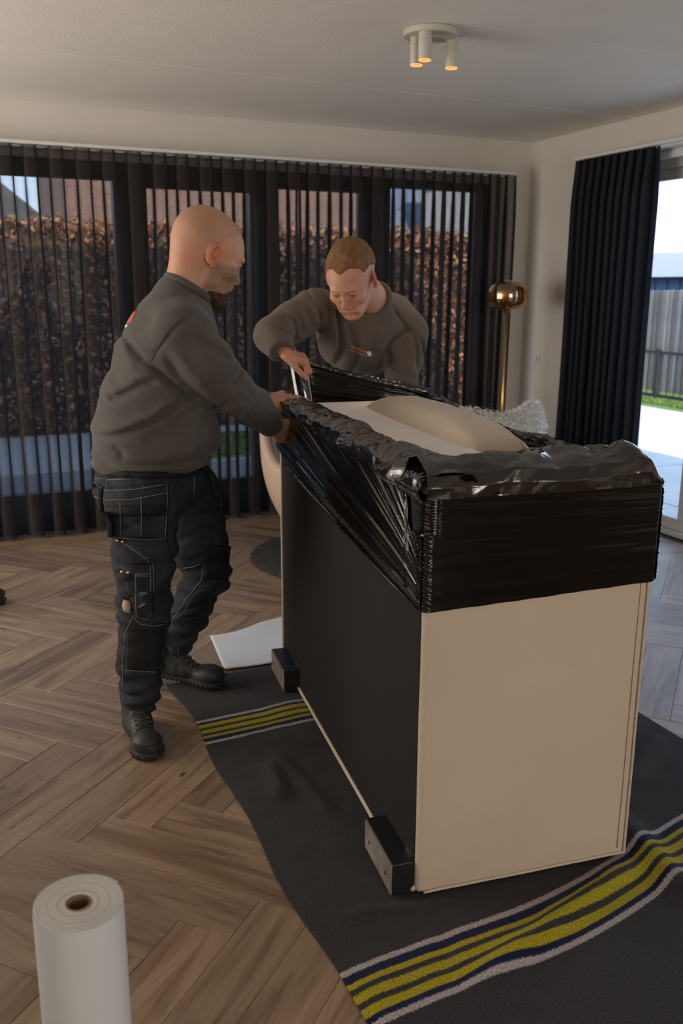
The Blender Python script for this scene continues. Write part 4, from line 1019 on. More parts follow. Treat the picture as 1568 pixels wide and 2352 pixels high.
def vmesh(name, vols, m, parent=None, attr=None, relax=1):
    Vs, Fs, b = [], [], 0
    for v in (vols if isinstance(vols, list) else [vols]):
        V, F = v.mesh()
        for _ in range(relax):          # light smoothing of the voxel steps
            acc = V*2; cn = np.full(len(V), 2.0)
            for i in range(4):
                np.add.at(acc, F[:, i], V[F[:, (i+1) % 4]]); np.add.at(cn, F[:, i], 1.0)
                np.add.at(acc, F[:, i], V[F[:, (i+3) % 4]]); np.add.at(cn, F[:, i], 1.0)
            V = acc/cn[:, None]
        Vs.append(V); Fs.append(F+b); b += len(V)
    V = np.concatenate(Vs); F = np.concatenate(Fs)
    me = bpy.data.meshes.new(name); me.vertices.add(len(V)); me.vertices.foreach_set('co', V.ravel())
    me.loops.add(len(F)*4); me.loops.foreach_set('vertex_index', F.ravel().astype(np.int32)); me.polygons.add(len(F))
    me.polygons.foreach_set('loop_start', np.arange(0, len(F)*4, 4, dtype=np.int32)); me.polygons.foreach_set('loop_total', np.full(len(F), 4, np.int32))
    me.polygons.foreach_set('use_smooth', np.ones(len(F), bool)); me.materials.append(m); me.update(calc_edges=True); me.validate()
    if attr:
        for k, fn in attr.items():
            a = me.attributes.new(k, 'FLOAT', 'POINT'); a.data.foreach_set('value', fn(V).astype(np.float32))
    o = bpy.data.objects.new(name, me); COL.objects.link(o)
    if parent: o.parent = parent
    return o
def rotm(yaw=0, pitch=0, roll=0):
    """columns: forward, left, up.  pitch > 0 looks down"""
    return np.array(Matrix.Rotation(yaw, 3, 'Z') @ Matrix.Rotation(pitch, 3, 'Y') @ Matrix.Rotation(roll, 3, 'X'))
def A3(px, py, y): return np.array(at(px, py, 1, y))
def head(v, c, R, s, ears=1.0):
    c = np.array(c, float)
    g = lambda x, y, z: c+R@(np.array([x, y, z])*s)
    E = lambda p, r, k, mode='add', RR=None: v.ell(g(*p), np.array(r)*s, R if RR is None else R@RR, k*s, mode)
    E((-.014,0,.036), (.100,.077,.090), .01)
    E((-.048,0,.005), (.060,.064,.066), .03)
    E((.028,0,.020), (.072,.064,.068), .03)
    E((-.047,0,.040), (.072,.071,.077), .02)
    E((.036,0,-.040), (.056,.056,.072), .025)
    E((.020,0,-.078), (.056,.054,.036), .02)
    E((.066,0,-.104), (.026,.028,.020), .02)
    E((.052,0,-.096), (.036,.040,.020), .02)
    E((.086,.022,.020), (.016,.026,.010), .015); E((.086,-.022,.020), (.016,.026,.010), .015)
    E((.064,.046,-.028), (.024,.020,.020), .02); E((.064,-.046,-.028), (.024,.020,.020), .02)
    E((.100,.031,-.002), (.017,.020,.012), .014, 'sub'); E((.100,-.031,-.002), (.017,.020,.012), .014, 'sub')
    for y in (.031,-.031):
        E((.0795,y,-.003), (.0145,.0165,.0125), .004)
        E((.089,y,.0045), (.008,.017,.0045), .003)
        E((.0945,y,-.0050), (.005,.0135,.0016), .001, 'sub')
    v.cone(g(.090,0,.008), g(.109,0,-.033), .0085*s, .0105*s, .012*s)
    E((.108,0,-.039), (.013,.011,.010), .006)
    for y in (.013,-.013):
        E((.103,y,-.043), (.012,.0075,.0085), .006); E((.106,y*0.75,-.051), (.0055,.0036,.005), .002, 'sub')
    E((.088,0,-.062), (.014,.022,.014), .012)
    E((.094,0,-.0695), (.0095,.0235,.0055), .004); E((.092,0,-.0790), (.0100,.0200,.0060), .004)
    E((.103,0,-.0742), (.008,.0235,.0013), .0015, 'sub')
    E((.092,0,-.089), (.010,.018,.005), .008, 'sub')
    for y in (.032,-.032): E((.078,y,-.058), (.018,.008,.024), .018, 'add')
    for y in (1,-1):   # ears
        Rr = np.array(Matrix.Rotation(0.12, 3, 'Y') @ Matrix.Rotation(0.45*y, 3, 'Z'))
        E((-.010,.083*y,-.006), (.0215,.0085,.034), .005, 'add', Rr)
        E((-.005,.0905*y,-.004), (.0120,.0090,.021), .003, 'sub', Rr)
        E((-.002,.082*y,-.036), (.009,.006,.009), .004, 'add', Rr)
        E((.006,.080*y,-.010), (.005,.005,.008), .003)
    return g
def hand(v, w, d, back, thumb, s=1.0, fore=None, curls=(0.5,0.6,0.5), tcurl=0.6, spread=0.0, tang=0.75):
    """w wrist, d finger direction, back = direction of the back of the hand, thumb = +1/-1 side"""
    w = np.array(w, float); X = np.array(d, float); X /= np.linalg.norm(X); Z = np.array(back, float); Z -= X*(Z@X); Z /= np.linalg.norm(Z); Y = np.cross(Z, X)*thumb
    g = lambda x, y, z: w+(X*x+Y*y+Z*z)*s
    Rm = np.stack([X, Y, Z], 1)
    v.cone(w-(np.array(fore) if fore is not None else X)*0.07, g(.008,0,0), .030*s, .027*s, .015*s)
    v.box(g(.050,0,.000), np.array([.088,.078,.030])*s, Rm, .013*s, .014*s)
    v.ell(g(.030,.026,-.008), np.array([.034,.018,.016])*s, Rm, .012*s)
    v.ell(g(.035,-.028,-.006), np.array([.038,.014,.015])*s, Rm, .012*s)
    L = [.066,.082,.088,.078]; rad = [.0082,.0092,.0096,.0094]
    for i, (yy, l, r) in enumerate(zip((-.031,-.0105,.0105,.031), L, rad)):
        a = 0.0; p = g(.088-0.006*abs(i-2), yy, .001); sp = (i-1.5)*spread
        v.ell(p+Z*0.004*s, np.array([.012,.0105,.012])*s, Rm, .006*s)
        for j, fr_ in enumerate((.46,.30,.24)):
            a += (curls[i][j] if hasattr(curls[0], '__len__') else curls[j])
            dd = X*math.cos(a)*math.cos(sp)+Y*math.sin(sp)*math.cos(a)-Z*math.sin(a); q = p+dd*l*fr_*1.05*s
            v.cone(p, q, r*s*(1-.06*j), r*s*(.96-.08*j), .004*s); p = q
    p = g(.018,.030,-.006); a = tang
    for j, (l, r) in enumerate(((.046,.0135),(.034,.0110),(.027,.0098))):
        dd = X*math.cos(a)+Y*math.sin(a)-Z*0.35; dd /= np.linalg.norm(dd); q = p+dd*l*s
        v.cone(p, q, r*s, r*s*.88, .008*s if j == 0 else .004*s); p = q; a -= tcurl*0.5
def fitvol(c, r, h): c = np.array(c, float); return Vol(c-r, c+r, h)
from mathutils.bvhtree import BVHTree
def bvh_of(*objs):
    vs, fs, b = [], [], 0
    for o in objs:
        d_ = o.evaluated_get(bpy.context.evaluated_depsgraph_get()).data if o.modifiers else o.data
        vs += [v.co.copy() for v in d_.vertices]; fs += [[i+b for i in p.vertices] for p in d_.polygons]; b = len(vs)
    return BVHTree.FromPolygons(vs, fs)
def cast(bv, px, py, off=0.0):
    """the point of a surface seen at a pixel, lifted off it a little"""
    d = (_r2*((px-784)/FPX) - _u2*((py-1176)/FPX) + _f).normalized()
    h = bv.ray_cast(CAM_POS, d)
    if h[0] is None: return None
    n = h[1] if h[1].dot(d) < 0 else -h[1]
    return h[0]+n*off
def patch(name, bv, quad, m, parent, off=0.006, nu=14, nv=14, thick=0.005, wob=0.0):
    """cloth panel following a surface; quad = four photo corners (tl, tr, br, bl)"""
    q = [Vector(p) for p in quad]; P = {}; last = Vector((0,0,0))
    for i in range(nu+1):
        for j in range(nv+1):
            u, v = i/nu, j/nv; a = q[0].lerp(q[1], u).lerp(q[3].lerp(q[2], u), v)
            e = min(u, 1-u, v, 1-v); h = cast(bv, a.x, a.y, off*(0.35 if e == 0 else 1.0)+wob*mnoise.noise(Vector((a.x*.05, a.y*.05, 1))))
            P[i, j] = h
    good = [h for h in P.values() if h is not None]
    if not good: return None
    med = sorted(h.y for h in good)[len(good)//2]
    for k, h in P.items():
        if h is None or abs(h.y-med) > 0.16:
            u, v = k[0]/nu, k[1]/nv; a = q[0].lerp(q[1], u).lerp(q[3].lerp(q[2], u), v); P[k] = at(a.x, a.y, 1, med+0.02)
    vs = [P[i, j] for i in range(nu+1) for j in range(nv+1)]
    fs = [(i*(nv+1)+j, i*(nv+1)+j+1, (i+1)*(nv+1)+j+1, (i+1)*(nv+1)+j) for i in range(nu) for j in range(nv)]
    o = mesh_obj(name, vs, fs, m, parent, True, [(i/nu, 1-j/nv) for i in range(nu+1) for j in range(nv+1)])
    md = o.modifiers.new('thickness', 'SOLIDIFY'); md.thickness = thick; md.offset = 0
    return o
def seam(name, bv, pts, m, parent, r=0.0016, off=0.001, step=5.0, closed=False, mb=None):
    out = []
    for a, b in zip(pts[:-1], pts[1:]):
        k = max(1, int(math.hypot(b[0]-a[0], b[1]-a[1])/step))
        for i in range(k):
            h = cast(bv, a[0]+(b[0]-a[0])*i/k, a[1]+(b[1]-a[1])*i/k, off)
            if h is not None and (not out or (h-out[-1]).length < 0.06): out.append(h)
    if len(out) < 2: return None
    w = mb or MB(); w.tube(out, r, 5)
    return w if mb else w.build(name, m, parent, smooth=True)

# ------------------------------------------------------------------ people: materials
def skin(name, c1, c2, red, scalp, bsub=0.05):
    m = mat(name, c1, 0.50, spec=0.35); n = N(m)
    v = n.coord('Object'); c = n.ramp(n.noise(v, 14, 4, 0.6), [(0.35,c1),(0.65,c2)])
    at_ = lambda k: n.n('Attribute', attribute_name=k).outputs['Fac']
    c = n.mix(c, red, at_('red')); 
    sp = n.noise(v, 420, 2, 0.7); rr = n.ramp(sp, [(0.42,(0,0,0)),(0.60,(1,1,1))])
    ml = n.n('Math', operation='MULTIPLY'); n.l(at_('stubble'), ml.inputs[0])
    ml2 = n.n('Math', operation='MULTIPLY_ADD'); ml2.inputs[1].default_value = 0.5; ml2.inputs[2].default_value = 0.5; n.l(rr, ml2.inputs[0]); n.l(ml2.outputs[0], ml.inputs[1])
    c = n.mix(c, scalp, ml.outputs[0]); n.base(c)
    n.b.inputs['Subsurface Weight'].default_value = bsub; n.b.inputs['Subsurface Radius'].default_value = (0.012,0.005,0.003); n.b.inputs['Subsurface Scale'].default_value = 0.5
    n.bump(n.noise(v, 260, 3), 0.18, 0.001); return m
M['skin1'] = skin('skin_first', (0.50,0.27,0.175), (0.56,0.31,0.21), (0.52,0.12,0.07), (0.19,0.125,0.08))
M['skin2'] = skin('skin_second', (0.50,0.25,0.165), (0.56,0.30,0.205), (0.52,0.12,0.075), (0.40,0.24,0.14))
m = noisy('grey_sweat_fabric', (0.082,0.073,0.069), (0.098,0.088,0.083), 5, 0.95, 420, 0.35, 0.0012, 0.15); M['sweat'] = m
m.node_tree.nodes['Principled BSDF'].inputs['Sheen Weight'].default_value = 0.12
M['sweat2'] = noisy('taupe_sweat_fabric', (0.105,0.085,0.070), (0.128,0.104,0.086), 5, 0.95, 420, 0.35, 0.0012, 0.15)
M['sweat2'].node_tree.nodes['Principled BSDF'].inputs['Sheen Weight'].default_value = 0.12
M['twill'] = noisy('black_work_twill', (0.016,0.018,0.022), (0.028,0.031,0.037), 9, 0.85, 300, 0.4, 0.001, 0.2)
M['twill2'] = noisy('black_reinforced_twill', (0.010,0.010,0.011), (0.015,0.015,0.016), 9, 0.8, 300, 0.4, 0.001, 0.2)
M['stitch'] = mat('grey_stitching', (0.20,0.20,0.20), 0.7)
M['leather'] = noisy('black_boot_leather', (0.017,0.017,0.018), (0.028,0.027,0.027), 12, 0.55, 160, 0.4, 0.0015, 0.4)
M['rubber'] = mat('boot_rubber', (0.012,0.012,0.012), 0.75)
M['beard'] = noisy('dark_brown_beard', (0.040,0.024,0.015), (0.085,0.050,0.030), 60, 0.8, 500, 0.8, 0.003, 0.2)
M['redhair'] = noisy('short_ginger_hair', (0.16,0.075,0.028), (0.25,0.125,0.05), 50, 0.7, 520, 0.9, 0.003, 0.3, stretch=(1,1,0.35))
M['brass'] = mat('brass', (0.75,0.48,0.14), 0.25, 1.0); M['copper'] = mat('copper_rivet', (0.85,0.52,0.35), 0.3, 1.0)
M['lace'] = mat('boot_lace', (0.06,0.055,0.05), 0.8)
M['orange'] = mat('orange_print', (0.50,0.10,0.045), 0.7); M['printwhite'] = mat('white_print', (0.70,0.70,0.70), 0.7)

# ================================================================== man on the left, seen from his right side
HS = 1.17
hc1 = A3(478, 583, 3.10); HR1 = rotm(math.radians(4), math.radians(24), 0)
hv = fitvol(hc1+np.array([-0.05,0,-0.04]), np.array([0.24,0.20,0.25]), 0.0026)
g1 = head(hv, hc1, HR1, HS)
nb = A3(430, 668, 3.11)
hv.cone(g1(-.035,0,-.045), nb, .056*HS, .060*HS, .03); hv.cone(g1(-.058,0,-.01), nb+np.array([-0.012,0,0.0]), .044*HS, .054*HS, .03)
hv.ell(g1(.030,0,-.100), np.array([.040,.040,.018])*HS, HR1, .02)
hv.ell(nb+np.array([-0.01,0,-0.07]), (0.09,0.11,0.05), None, 0.03)
RSH, RUA, REL, RWR = A3(425,772,2.945), A3(470,835,2.93), A3(527,893,2.97), A3(627,970,3.12)
LSH, LEL, LWR = A3(430,785,3.28), A3(535,900,3.32), A3(606,921,3.275)
bv_ = Vol((0.25,2.75,0.05), (1.2,3.5,1.6), 0.011)
for c_, r_ in (((405,770,3.12),(.13,.18,.16)), ((375,890,3.12),(.15,.165,.15)), ((360,990,3.12),(.17,.165,.14)), ((345,1090,3.12),(.15,.165,.11))): bv_.ell(A3(*c_), r_, None, .06)
bv_.chain([RSH, REL], [.06,.045]); bv_.chain([REL, RWR], [.045,.028]); bv_.chain([LSH, LEL], [.06,.045]); bv_.chain([LEL, LWR], [.045,.028])
bv_.cone(nb, A3(405,740,3.12), .07, .12, .04)
RHP, RKN, RAN = A3(325,1125,3.01), A3(330,1400,2.93), np.array([.515,2.995,.13])
LHP, LKN, LAN = A3(430,1125,3.22), A3(478,1330,3.24), A3(400,1495,3.33)
bv_.chain([RHP, RKN], [.085,.055]); bv_.chain([RKN, RAN], [.055,.04]); bv_.chain([LHP, LKN], [.085,.055]); bv_.chain([LKN, LAN], [.055,.04])
# hands
rh = Vol(RWR-0.10, RWR+0.19, 0.0026)
hand(rh, RWR+np.array([0.020,-0.010,-0.008]), (0.42,0.50,-0.55), (-0.45,-0.75,0.15), 1, 1.10, (RWR-REL)/np.linalg.norm(RWR-REL), ((.75,.9,.6),(.7,.9,.6),(.65,.9,.6),(.55,.8,.5)), 0.5)
rh.chain([REL+(RWR-REL)*0.6, RWR], [.036,.031], .01)
lh = Vol(LWR-0.10, LWR+np.array([0.24,0.15,0.14]), 0.0026)
hand(lh, LWR+np.array([0.0,0,0.0]), (0.97,-0.03,0.10), (-0.05,-0.25,1.0), -1, 1.10, (LWR-LEL)/np.linalg.norm(LWR-LEL), ((.30,.40,.3),(.22,.32,.3),(.16,.28,.22),(.12,.24,.2)), 0.3, 0.05, 0.5)
def head_attr(gc, R, s, c):
    def stub(V):
        q = ((V-c)@R)/s; x, y, z = q[:,0], q[:,1], q[:,2]
        cap = smooth01((z-0.012-0.55*np.clip(x,0,1)+0.10*np.clip(-x,0,1)*0-0.02*np.sin(x*40))/0.03)*smooth01((0.068-x+0.3*(z-0.09))/0.03)
        jaw = 1.6*smooth01((-0.015-z+0.25*(x-0.0))/0.03)*smooth01((x+0.006)/0.025)*smooth01((z+0.15)/0.03)
        return np.where(np.linalg.norm(q,axis=1) < 0.2, np.clip(0.42*cap+0.9*jaw, 0, 1), 0)
    def red(V):
        q = ((V-c)@R)/s; x, y, z = q[:,0], q[:,1], q[:,2]
        ear = np.exp(-(((x+.008)/.03)**2+((np.abs(y)-.088)/.012)**2+((z+.008)/.04)**2)); 
        nose = 0.5*np.exp(-(((x-.112)/.02)**2+(y/.02)**2+((z+.04)/.02)**2)); nape = 0.35*np.exp(-(((x+.07)/.05)**2+((z+.05)/.035)**2)); cheek = 0.3*np.exp(-(((x-.07)/.03)**2+((np.abs(y)-.045)/.02)**2+((z+.03)/.025)**2))
        lips = 0.55*np.exp(-(((x-.10)/.012)**2+(y/.022)**2+((z+.075)/.009)**2))
        far = np.linalg.norm(q,axis=1) > 0.22
        return np.where(far, 0.15, np.clip(ear*0.8+nose+nape+cheek+lips, 0, 1))
    return {'stubble': stub, 'red': red}
man1 = vmesh('person', [bv_, hv, rh, lh], M['skin1'], None, head_attr(g1, HR1, HS, hc1), 2)
tag(man1, 'bald bearded man in grey sweatshirt and black work trousers leaning to the film at left', 'person')
# beard, brows, eyes
bd = fitvol(g1(.06,0,-.085), 0.12, 0.0026)
bd.ell(g1(.066,0,-.106), np.array([.040,.044,.036])*HS, HR1, .01); bd.ell(g1(.040,0,-.104), np.array([.040,.050,.024])*HS, HR1, .015); bd.ell(g1(.086,0,-.097), np.array([.014,.020,.018])*HS, HR1, .01)
bd.ell(g1(.050,0,-.112), np.array([.034,.040,.018])*HS, HR1, .01); bd.ell(g1(.094,0,-.0635), np.array([.010,.027,.0045])*HS, HR1, .004)
for y in (.027,-.027): bd.cone(g1(.090,y,-.066), g1(.080,y*1.1,-.095), .0065*HS, .010*HS, .006)
bd.add(lambda P: 0.0016*rnoise(P, 61, 30, 2))
vmesh('beard', bd, M['beard'], man1, None, 1)
def brows_eyes(g, s, man, m):
    for y in (1,-1):
        MB().tube([g(.098-.0*t,y*(.012+.036*t),.019+.006*math.sin(t*3)-0.004*t)-np.array([0,0,0])+0*t if False else g(.1005-.016*t*t,y*(.012+.036*t),.016+.006*math.sin(t*2.6)) for t in (0,.25,.5,.75,1)], [.002*s,.0035*s,.0035*s,.0028*s,.001*s], 8).build('eyebrow', m, man, smooth=True)
        MB().lathe([(0.0118*math.sin(a)*s, 0.0118*math.cos(a)*s) for a in [pi*k/12 for k in range(13)]], g(.0810,y*.031,-.0035), 16).build('eye', M['eye'], man, smooth=True)
M['eye'] = mat('eye', (0.10,0.08,0.07), 0.15)
brows_eyes(g1, HS, man1, M['beard'])

# sweatshirt
sw = Vol((0.30,2.72,0.80), (1.22,3.56,1.66), 0.0056)
sw.ell(A3(402,752,3.12), (.138,.205,.140), rotm(0,.35), .03); sw.ell(A3(388,805,3.12), (.150,.200,.130), rotm(0,.3), .06)
sw.ell(A3(382,862,3.12), (.185,.205,.180), rotm(0,.25), .08)
sw.ell(A3(365,930,3.12), (.205,.200,.150), rotm(0,.15), .06)
sw.ell(A3(360,1000,3.12), (.222,.205,.125), rotm(0,.10), .05)
sw.ell(A3(345,1050,3.12), (.205,.195,.085), None, .04)
sw.cone(A3(426,672,3.115), A3(402,738,3.12), .076, .112, .03); sw.ell(A3(402,668,3.11), (.060,.085,.050), None, .03)
sw.ell(RSH+np.array([-.01,.02,0]), (.098,.095,.105), None, .05); sw.ell(LSH+np.array([-.01,-.02,0]), (.098,.095,.105), None, .05)
sw.chain([RSH, RUA+np.array([0,0,-.005]), REL+np.array([0,0,-.012])], [.097,.096,.078], .03); sw.chain([REL, A3(580,935,3.06), RWR+np.array([-.015,-.008,0.0])], [.078,.068,.053], .03)
sw.chain([LSH, LEL], [.088,.068], .03); sw.chain([LEL, LWR+np.array([-.01,0,0])], [.066,.046], .03)
# wrinkles traced as creases
Z1 = lambda L, Y=2.93: [A3(180+x/2.904, 460+y/2.904, Y) for x, y in L]
for L, w, d in (
    ([(770,745),(690,780),(610,850),(540,960),(470,1090)], .006, .0045),
    ([(440,1060),(600,1210),(700,1310),(800,1335)], .014, .020),
    ([(110,1632),(300,1575),(480,1485),(640,1375),(730,1320)], .013, .013), ([(160,1580),(300,1530),(480,1440),(620,1330)], .022, -.009),
    ([(230,1370),(300,1325),(420,1240),(580,1175)], .016, .010), ([(240,1320),(320,1270),(420,1190)], .022, -.006),
    ([(360,900),(400,1010),(470,1095)], .012, .008), ([(330,960),(350,1050),(400,1150)], .016, -.005),
    ([(560,1010),(640,1150),(740,1260),(850,1340)], .015, .009), ([(600,960),(700,1130),(820,1240)], .02, -.006),
    ([(700,890),(850,980),(980,1060)], .016, .007), ([(760,860),(900,940),(1000,1020)], .02, -.006),
    ([(1090,1120),(1020,1190),(960,1210)], .012, .009), ([(1075,1080),(1000,1130)], .016, -.007),
    ([(1180,1270),(1110,1330),(1050,1340)], .012, .009), ([(1150,1190),(1060,1260),(980,1290)], .014, -.007), ([(1240,1330),(1170,1400),(1130,1480)], .011, .008),
    ([(850,1400),(930,1380),(990,1330)], .013, .010), ([(930,1450),(1010,1440),(1080,1400)], .013, .008), ([(1280,1400),(1230,1470),(1220,1560)], .010, .006),
    ([(560,700),(700,640),(760,650)], .02, .004), ([(250,1650),(310,1700),(300,1760)], .012, .006), ([(400,1600),(600,1560),(760,1480)], .03, .008), ([(500,1720),(700,1680),(860,1600)], .03, -.006),
    ([(250,1080),(300,1180),(290,1280)], .02, .005), ([(620,1480),(760,1420),(860,1380)], .02, .007)):
    sw.stroke(Z1(L), w*0.8, d*1.5)
sw.add(lambda P: 0.0035*rnoise(P, 71, 2.2, 2)+0.0015*rnoise(P, 72, 6, 2)+0.0045*np.exp(-(rnoise(P*np.array([1.3,.8,1.3]), 77, 1.9, 1)/.13)**2))
zh = A3(345,1078,3.12)[2]
sw.add(lambda P: np.where(np.abs(P[...,2]-(zh+0.045)) < 0.03, 0.010*np.exp(-((P[...,2]-(zh+0.050))/0.010)**2), 0))
sw.cut((0.62,3.1,zh-0.005), (0.10,0,-1), .008)
cR = A3(640,983,3.165); sw.cut(RWR+np.array([0.008,0.008,0.0]), RWR-REL, .006, RWR-0.1, RWR+0.25); sw.cut(LWR+np.array([0.008,0,-0.0]), LWR-LEL, .006, LWR-0.08, LWR+0.2)
ncen = A3(430,662,3.11); nax = (g1(-.030,0,-.050)-nb); nax = nax/np.linalg.norm(nax)
tp = ncen+np.array([0,0,0.0])
sw.cone(ncen+nax*-0.03, ncen+nax*0.12, .070, .080, .004, 'sub')
SW1 = vmesh('sweatshirt', sw, M['sweat'], man1, None, 1)
bsw = bvh_of(SW1)
# collar ring, ribbed cuffs
ct = tp+np.array([0.002,0,0.0]); cx_ = np.array([0.857,0,-0.515]); 
ringp = [ct+cx_*0.078*math.cos(a)+np.array([0,1,0])*0.086*math.sin(a) for a in [2*pi*k/40 for k in range(40)]]
MB().tube(ringp, 0.0135, 10, closed=True).build('collar', M['sweat'], SW1, smooth=True)
def cuff(a, b, ra, rb, parent, m, n=44, rib=0.0016):
    a = Vector(a); b = Vector(b); q = (b-a).to_track_quat('Z','Y').to_matrix(); L_ = (b-a).length; vs = []; fs = []
    prof = [(ra*0.80,0.002),(ra,0.0),(ra*1.02,L_*0.3),(rb*1.02,L_*0.7),(rb,L_),(rb*0.84,L_-0.004),(rb*0.80,L_*0.6)]
    for r, z in prof:
        for k in range(n*2):
            rr = r+rib*(1 if k % 2 else -1)*(1 if r > rb*0.9 else 0)
            vs.append(q @ Vector((rr*math.cos(pi*k/n), rr*math.sin(pi*k/n), z))+a)
    for i in range(len(prof)-1):
        for k in range(n*2): fs.append((i*2*n+k, i*2*n+(k+1)%(2*n), (i+1)*2*n+(k+1)%(2*n), (i+1)*2*n+k))
    return mesh_obj('cuff', vs, fs, m, parent, True)
u_ = (RWR-REL)/np.linalg.norm(RWR-REL); cuff(RWR-u_*0.030, RWR+u_*0.018, .048, .041, SW1, M['sweat'])
u_ = (LWR-LEL)/np.linalg.norm(LWR-LEL); cuff(LWR-u_*0.030, LWR+u_*0.016, .043, .038, SW1, M['sweat'])
P1 = lambda L: [(180+x/2.904, 460+y/2.904) for x, y in L]
seam('shoulder_seam', bsw, P1([(770,750),(690,783),(610,853),(540,963),(475,1090)]), M['sweat'], SW1, 0.0022, 0.0015)
seam('raglan_seam', bsw, P1([(650,540),(700,640),(740,700),(768,745)]), M['sweat'], SW1, 0.0015, 0.001)
seam('hem_seam', bsw, P1([(85,1668),(300,1730),(500,1770),(700,1775)]), M['sweat'], SW1, 0.002, 0.001)
patch('back_print', bsw, P1([(372,735),(392,735),(350,815),(322,818)]), M['orange'], SW1, 0.0015, 6, 6, 0.001)
patch('back_print_small', bsw, P1([(318,828),(330,828),(322,848),(310,848)]), M['printwhite'], SW1, 0.0015, 3, 3, 0.001)

# trousers
def tro(v, hips, legs, k=.03):
    for c_, r_, R_ in hips: v.ell(c_, r_, R_, .05)
    for H_, K_, A_, rr in legs:
        v.chain([H_, (H_+K_)/2, K_], [rr[0], rr[1], rr[2]], k); v.chain([K_, (K_+A_)/2, A_], [rr[2], rr[3], rr[4]], k)
tv = Vol((0.28,2.74,0.10), (1.10,3.52,1.02), 0.0062)
tro(tv, [(A3(345,1105,3.12), (.195,.180,.11), None), (A3(330,1150,3.06), (.14,.13,.10), None)],
    [(RHP+np.array([.015,0,-.02]), RKN, A3(322,1600,2.945), (.118,.108,.085,.082,.066)), (LHP, LKN+np.array([-.01,0,0.02]), LAN+np.array([.005,0,0.03]), (.118,.112,.092,.075,.060))])
def legwr(P):
    z = P[...,2]; w = 0
    for zc, wd, am, fr in ((0.60,.10,.006,70), (0.46,.07,.009,85), (0.26,.10,.008,95), (0.14,.05,.010,120)):
        w = w+am*np.exp(-((z-zc)/wd)**2)*np.sin(fr*z+9*P[...,0]+11*P[...,1]+2.2*rnoise(P, 81, 2.5, 2))
    q = P*np.array([1.0,1.0,1.7]); rd = np.abs(rnoise(q, 86, 3.2, 1)); rd2 = np.abs(rnoise(q, 87, 5.5, 1))
    return w*0.8+0.010*np.exp(-(rd/.16)**2)*(P[...,2] < 0.85)+0.005*np.exp(-(rd2/.18)**2)+0.004*rnoise(P, 82, 2.6, 2)+0.002*rnoise(P, 83, 7, 2)
tv.add(legwr)
Z2 = lambda L, Y=2.92: [A3(180+x/3.222, 1050+y/3.222, Y) for x, y in L]
for L, w, d in (([(330,620),(430,720),(540,800)], .008, .006), ([(260,1180),(330,1230),(380,1240)], .008, .009), ([(280,1080),(330,1150),(400,1190)], .010, -.007), ([(250,1390),(320,1450)], .010, .008),
                ([(250,1740),(330,1755),(400,1760)], .008, .010), ([(330,1640),(450,1600),(580,1660)], .012, .006), ([(360,1900),(450,1860),(560,1880)], .01, .006)):
    tv.stroke(Z2(L), w, d)
tv.cut((0.6,3.1,zh+0.05), (0,0,1), .01)
TR1 = vmesh('trousers', tv, M['twill'], man1, None, 1); btr = bvh_of(TR1)
P2 = lambda L: [(180+x/3.222, 1050+y/3.222) for x, y in L]
hp = patch('holster_pocket', btr, P2([(205,235),(655,200),(640,600),(215,590)]), M['twill'], TR1, 0.016, 18, 18, 0.010, 0.004); bhp = bvh_of(hp, TR1)
patch('holster_pocket', btr, P2([(95,190),(190,235),(195,420),(150,400)]), M['twill'], TR1, 0.012, 8, 10, 0.008)
patch('holster_pocket', btr, P2([(945,110),(1020,170),(1075,290),(1010,310)]), M['twill'], TR1, 0.012, 8, 8, 0.008)
patch('pocket_webbing', bhp, P2([(200,365),(650,350),(650,430),(205,435)]), M['twill2'], TR1, 0.010, 14, 4, 0.004)
patch('thigh_pocket', btr, P2([(325,800),(550,790),(545,1190),(420,1190)]), M['twill'], TR1, 0.010, 12, 14, 0.006, 0.003)
patch('pocket_flap', btr, P2([(330,860),(415,860),(415,905),(335,905)]), M['twill2'], TR1, 0.016, 5, 4, 0.005)
patch('pocket_flap', btr, P2([(330,995),(418,1000),(415,1055),(335,1050)]), M['twill2'], TR1, 0.014, 5, 4, 0.005)
kp = patch('knee_patch', btr, P2([(360,1250),(640,1225),(590,1590),(350,1570)]), M['twill2'], TR1, 0.006, 12, 12, 0.004)
patch('knee_patch', btr, P2([(925,640),(1130,660),(1090,905),(930,895)]), M['twill2'], TR1, 0.006, 10, 10, 0.004)
patch('knee_patch', btr, P2([(850,1000),(1050,920),(880,1180),(760,1180)]), M['twill2'], TR1, 0.006, 10, 10, 0.004)
lb = patch('leather_label', btr, P2([(342,1062),(390,1068),(388,1150),(344,1140)]), mat('tan_label', (0.42,0.26,0.17), 0.7), TR1, 0.018, 4, 5, 0.003)
lb['label'] = 'small tan label on the thigh'
all1 = bvh_of(TR1, *[c for c in TR1.children if c.type == 'MESH'])
for L in ([(205,250),(400,240),(655,205)], [(200,318),(400,315),(655,262)], [(312,330),(312,590)], [(465,290),(465,595)], [(650,170),(655,300),(640,600),(450,608),(215,580)], [(205,130),(215,230)], [(210,170),(400,165),(620,140)],
          [(530,790),(535,1010)], [(548,790),(552,1010)], [(420,865),(545,865)], [(420,880),(545,880)], [(425,870),(428,1180),(500,1205),(545,1150)], [(345,640),(480,730),(540,790)], [(400,1180),(460,1235),(560,1250),(650,1235)], [(400,1190),(350,1290),(330,1500),(330,1730)], [(355,1575),(590,1590)],
          [(855,120),(850,330),(870,560),(905,690),(925,790)], [(925,790),(910,910),(800,1050),(700,1200),(690,1290)], [(90,155),(200,165)], [(780,820),(850,810),(920,780)], [(95,190),(190,240)], [(120,290),(190,310)]):
    seam('stitching', all1, P2(L), M['stitch'], TR1, 0.0011, 0.0022, 5)
